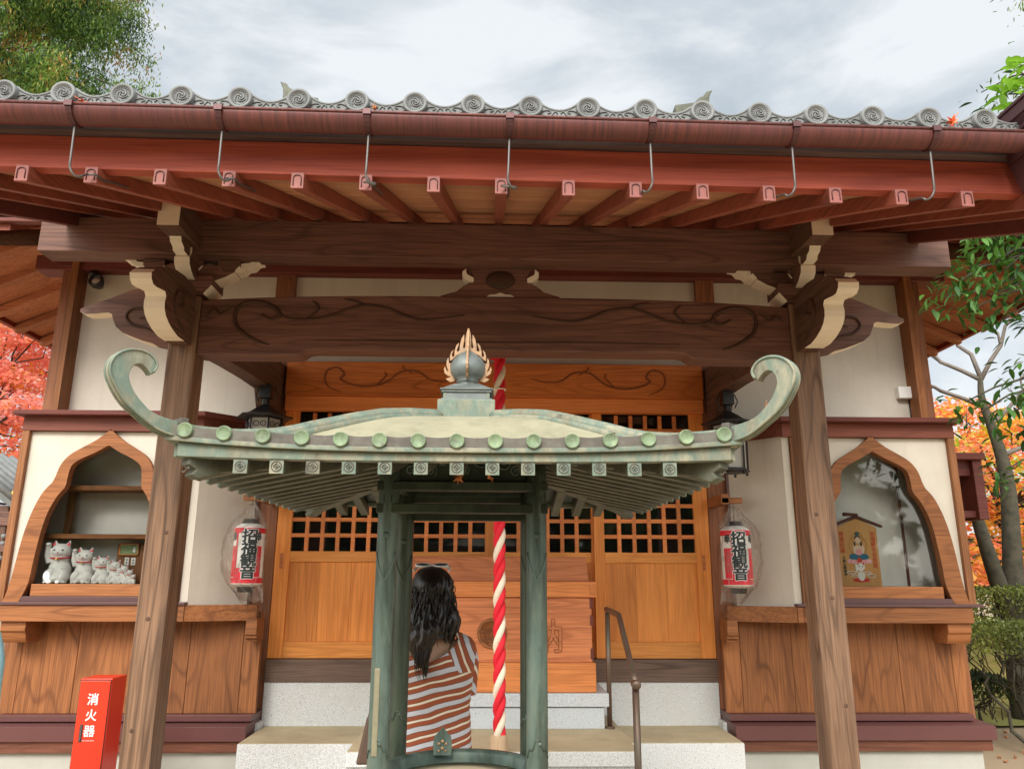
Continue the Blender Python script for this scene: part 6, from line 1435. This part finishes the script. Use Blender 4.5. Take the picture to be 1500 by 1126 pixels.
clus = [((3.18, 5.0, 3.50), 12), ((3.30, 5.0, 3.62), 16), ((3.42, 5.05, 3.75), 18), ((3.55, 5.0, 3.95), 20), ((3.70, 5.0, 4.05), 22), ((3.65, 5.0, 3.72), 20), ((3.80, 5.0, 3.85), 22), ((3.50, 5.0, 3.52), 14), ((3.38, 5.0, 3.42), 10), ((3.60, 5.05, 3.35), 10), ((3.84, 5.0, 3.55), 14), ((3.22, 5.0, 2.74), 8), ((3.30, 5.0, 2.66), 6), ((3.50, 5.0, 2.66), 12), ((3.60, 5.0, 2.76), 12), ((3.38, 5.0, 2.24), 7), ((3.56, 5.0, 2.24), 6), ((3.70, 5.0, 2.50), 10), ((3.82, 5.0, 3.05), 12), ((3.95, 5.0, 3.5), 14), ((4.0, 5.1, 4.0), 24), ((3.80, 5.0, 2.85), 10), ((3.65, 5.0, 4.10), 14)]
for c, n in clus:
    n = int(n*2.3)
    limb(tm, (4.62, 5.2, min(5.2, c[2]+.35)), c, .018, .005, rnd, .12, 6, .3)
    for i in range(n): p = Vector(c)+Vector((rnd.gauss(0, .075), rnd.gauss(0, .10), rnd.gauss(0, .065))); bigleaf(lm, p, (rnd.uniform(-1, .7), rnd.uniform(-.9, .9), rnd.uniform(-.9, .25)), rnd.uniform(.07, .11), .017)
for c in ((3.90, 5.0, 5.16), (3.98, 5.0, 5.26), (4.06, 5.0, 5.20), (3.88, 5.0, 5.02), (4.02, 5.0, 5.36), (4.12, 5.1, 5.5), (4.0, 5.05, 5.08)):
    limb(tm, (4.6, 5.2, 5.2), c, .015, .005, rnd, .1, 5)
    for i in range(11): bigleaf(lg, Vector(c)+Vector((rnd.gauss(0, .03), rnd.gauss(0, .05), rnd.gauss(0, .03))), (rnd.uniform(-1, .8), rnd.uniform(-.8, .8), rnd.uniform(-.3, .7)), rnd.uniform(.10, .16), .026)
for i in range(900):
    a = rnd.uniform(0, 2*pi); r = rnd.uniform(.2, 1.0); c = (4.9+r*cos(a)*.8, 5.5+r*sin(a), rnd.uniform(3.2, 5.8)); bigleaf(lm, c, (cos(a), sin(a), rnd.uniform(-.7, .3)), rnd.uniform(.08, .12), .018)
fast('trunk', tm, M['bark'], be); fast('crown', lm, M['glossy'], be); fast('young_leaves', lg, M['fresh'], be)
# cloud-pruned shrubs on the right
def shrub(x, y, R, z0, z1, label, seed, n=7000, mat='hedge', stems=9, ry=None):
    rnd = random.Random(seed); t = thing('clipped_shrub', (x, y, 0), label, 'shrub', 'clipped shrubs beside the hall'); lf = []; ry = ry or R
    for i in range(n):
        a = rnd.uniform(0, 2*pi); q = rnd.random(); r = math.sqrt(q); zt_ = z0+(z1-z0)*(math.sqrt(max(0, 1-r**4)))*(1+.12*mnoise.noise(Vector((x+r*cos(a)*3, r*sin(a)*3, 1)))); zz = zt_-abs(rnd.gauss(0, .035)) if rnd.random() < .75 else rnd.uniform(z0, zt_)
        lf.append((x+R*r*cos(a), y+ry*r*sin(a), zz))
    lm = MB(); leaves(lm, lf, .045, rnd, -.4, .55, .7); tm = MB()
    for i in range(stems*7):
        a = rnd.uniform(0, 2*pi); r = math.sqrt(rnd.random())*.95; e = Vector((x+R*r*cos(a), y+ry*r*sin(a), z0+(z1-z0)*.6)); b = Vector((x+rnd.gauss(0, .09), y+rnd.gauss(0, .09), -.05)); mid = b.lerp(e, .5)+Vector((rnd.gauss(0, .1), rnd.gauss(0, .1), 0))
        if i < stems: limb(tm, b, mid, .022, .014, rnd, .3, 4); limb(tm, mid, e, .013, .005, rnd, .4, 5)
        else: st_ = mid if rnd.random() < .6 else e-Vector((rnd.gauss(0, .1), rnd.gauss(0, .1), .32)); limb(tm, st_, e, .007, .003, rnd, .45, 5)
    fast('stems', tm, M['bark'], t); fast('crown', lm, M[mat], t)
shrub(5.15, 7.55, .72, .88, 1.14, 'flat topped clipped shrub on bare twisting stems, nearest the right wall', 41)
shrub(6.15, 9.0, .78, 1.08, 1.46, 'rounded clipped shrub just behind the flat topped one', 42, 7000, stems=6)
shrub(5.9, 10.4, .5, 1.0, 1.55, 'paler round shrub farther back beside the forked trunk', 43, 4000)
shrub(4.95, 8.3, .42, .38, .60, 'low dark green spreading shrub under the flat topped one', 44, 3500, 'darkleaf', 4)
for i in range(26):     # fallen leaves on the sand, right
    x, y = 4.3+random.random()*1.6, 6.2+random.random()*2.2
    l_ = leaf((x, y, .012), .03, M['dryleaf'], 'brown leaf lying on the sandy ground right of the hall', random.random()*6); l_['group'] = 'fallen leaves on the sand'
# trees behind the photographer (they only show from other viewpoints and in the door glass)
for i, (x, y) in enumerate(((-13, -15), (-9, -16.5), (-5, -15.2), (-1, -16.5), (3, -15.4), (7, -16.5), (11, -15.5))):
    conifer(x, y, 6.6, .6, 6.0, 4.4, 'broad dark conifer across the courtyard, the ' + ('leftmost', 'second from the left', 'third from the left', 'middle one', 'third from the right', 'second from the right', 'rightmost')[i], 50+i, 7000, .62, None, .6)
for i, (x, y, h) in enumerate(((-22, 26, 9), (24, 27, 9), (-26, 10, 9), (27, 12, 9))):
    conifer(x, y, h, 1.5, h-.5, 4.0, ('distant dark conifer far left rear', 'distant dark conifer far right rear', 'distant dark conifer left of the courtyard', 'distant dark conifer right of the courtyard')[i], 60+i, 4000, .5)
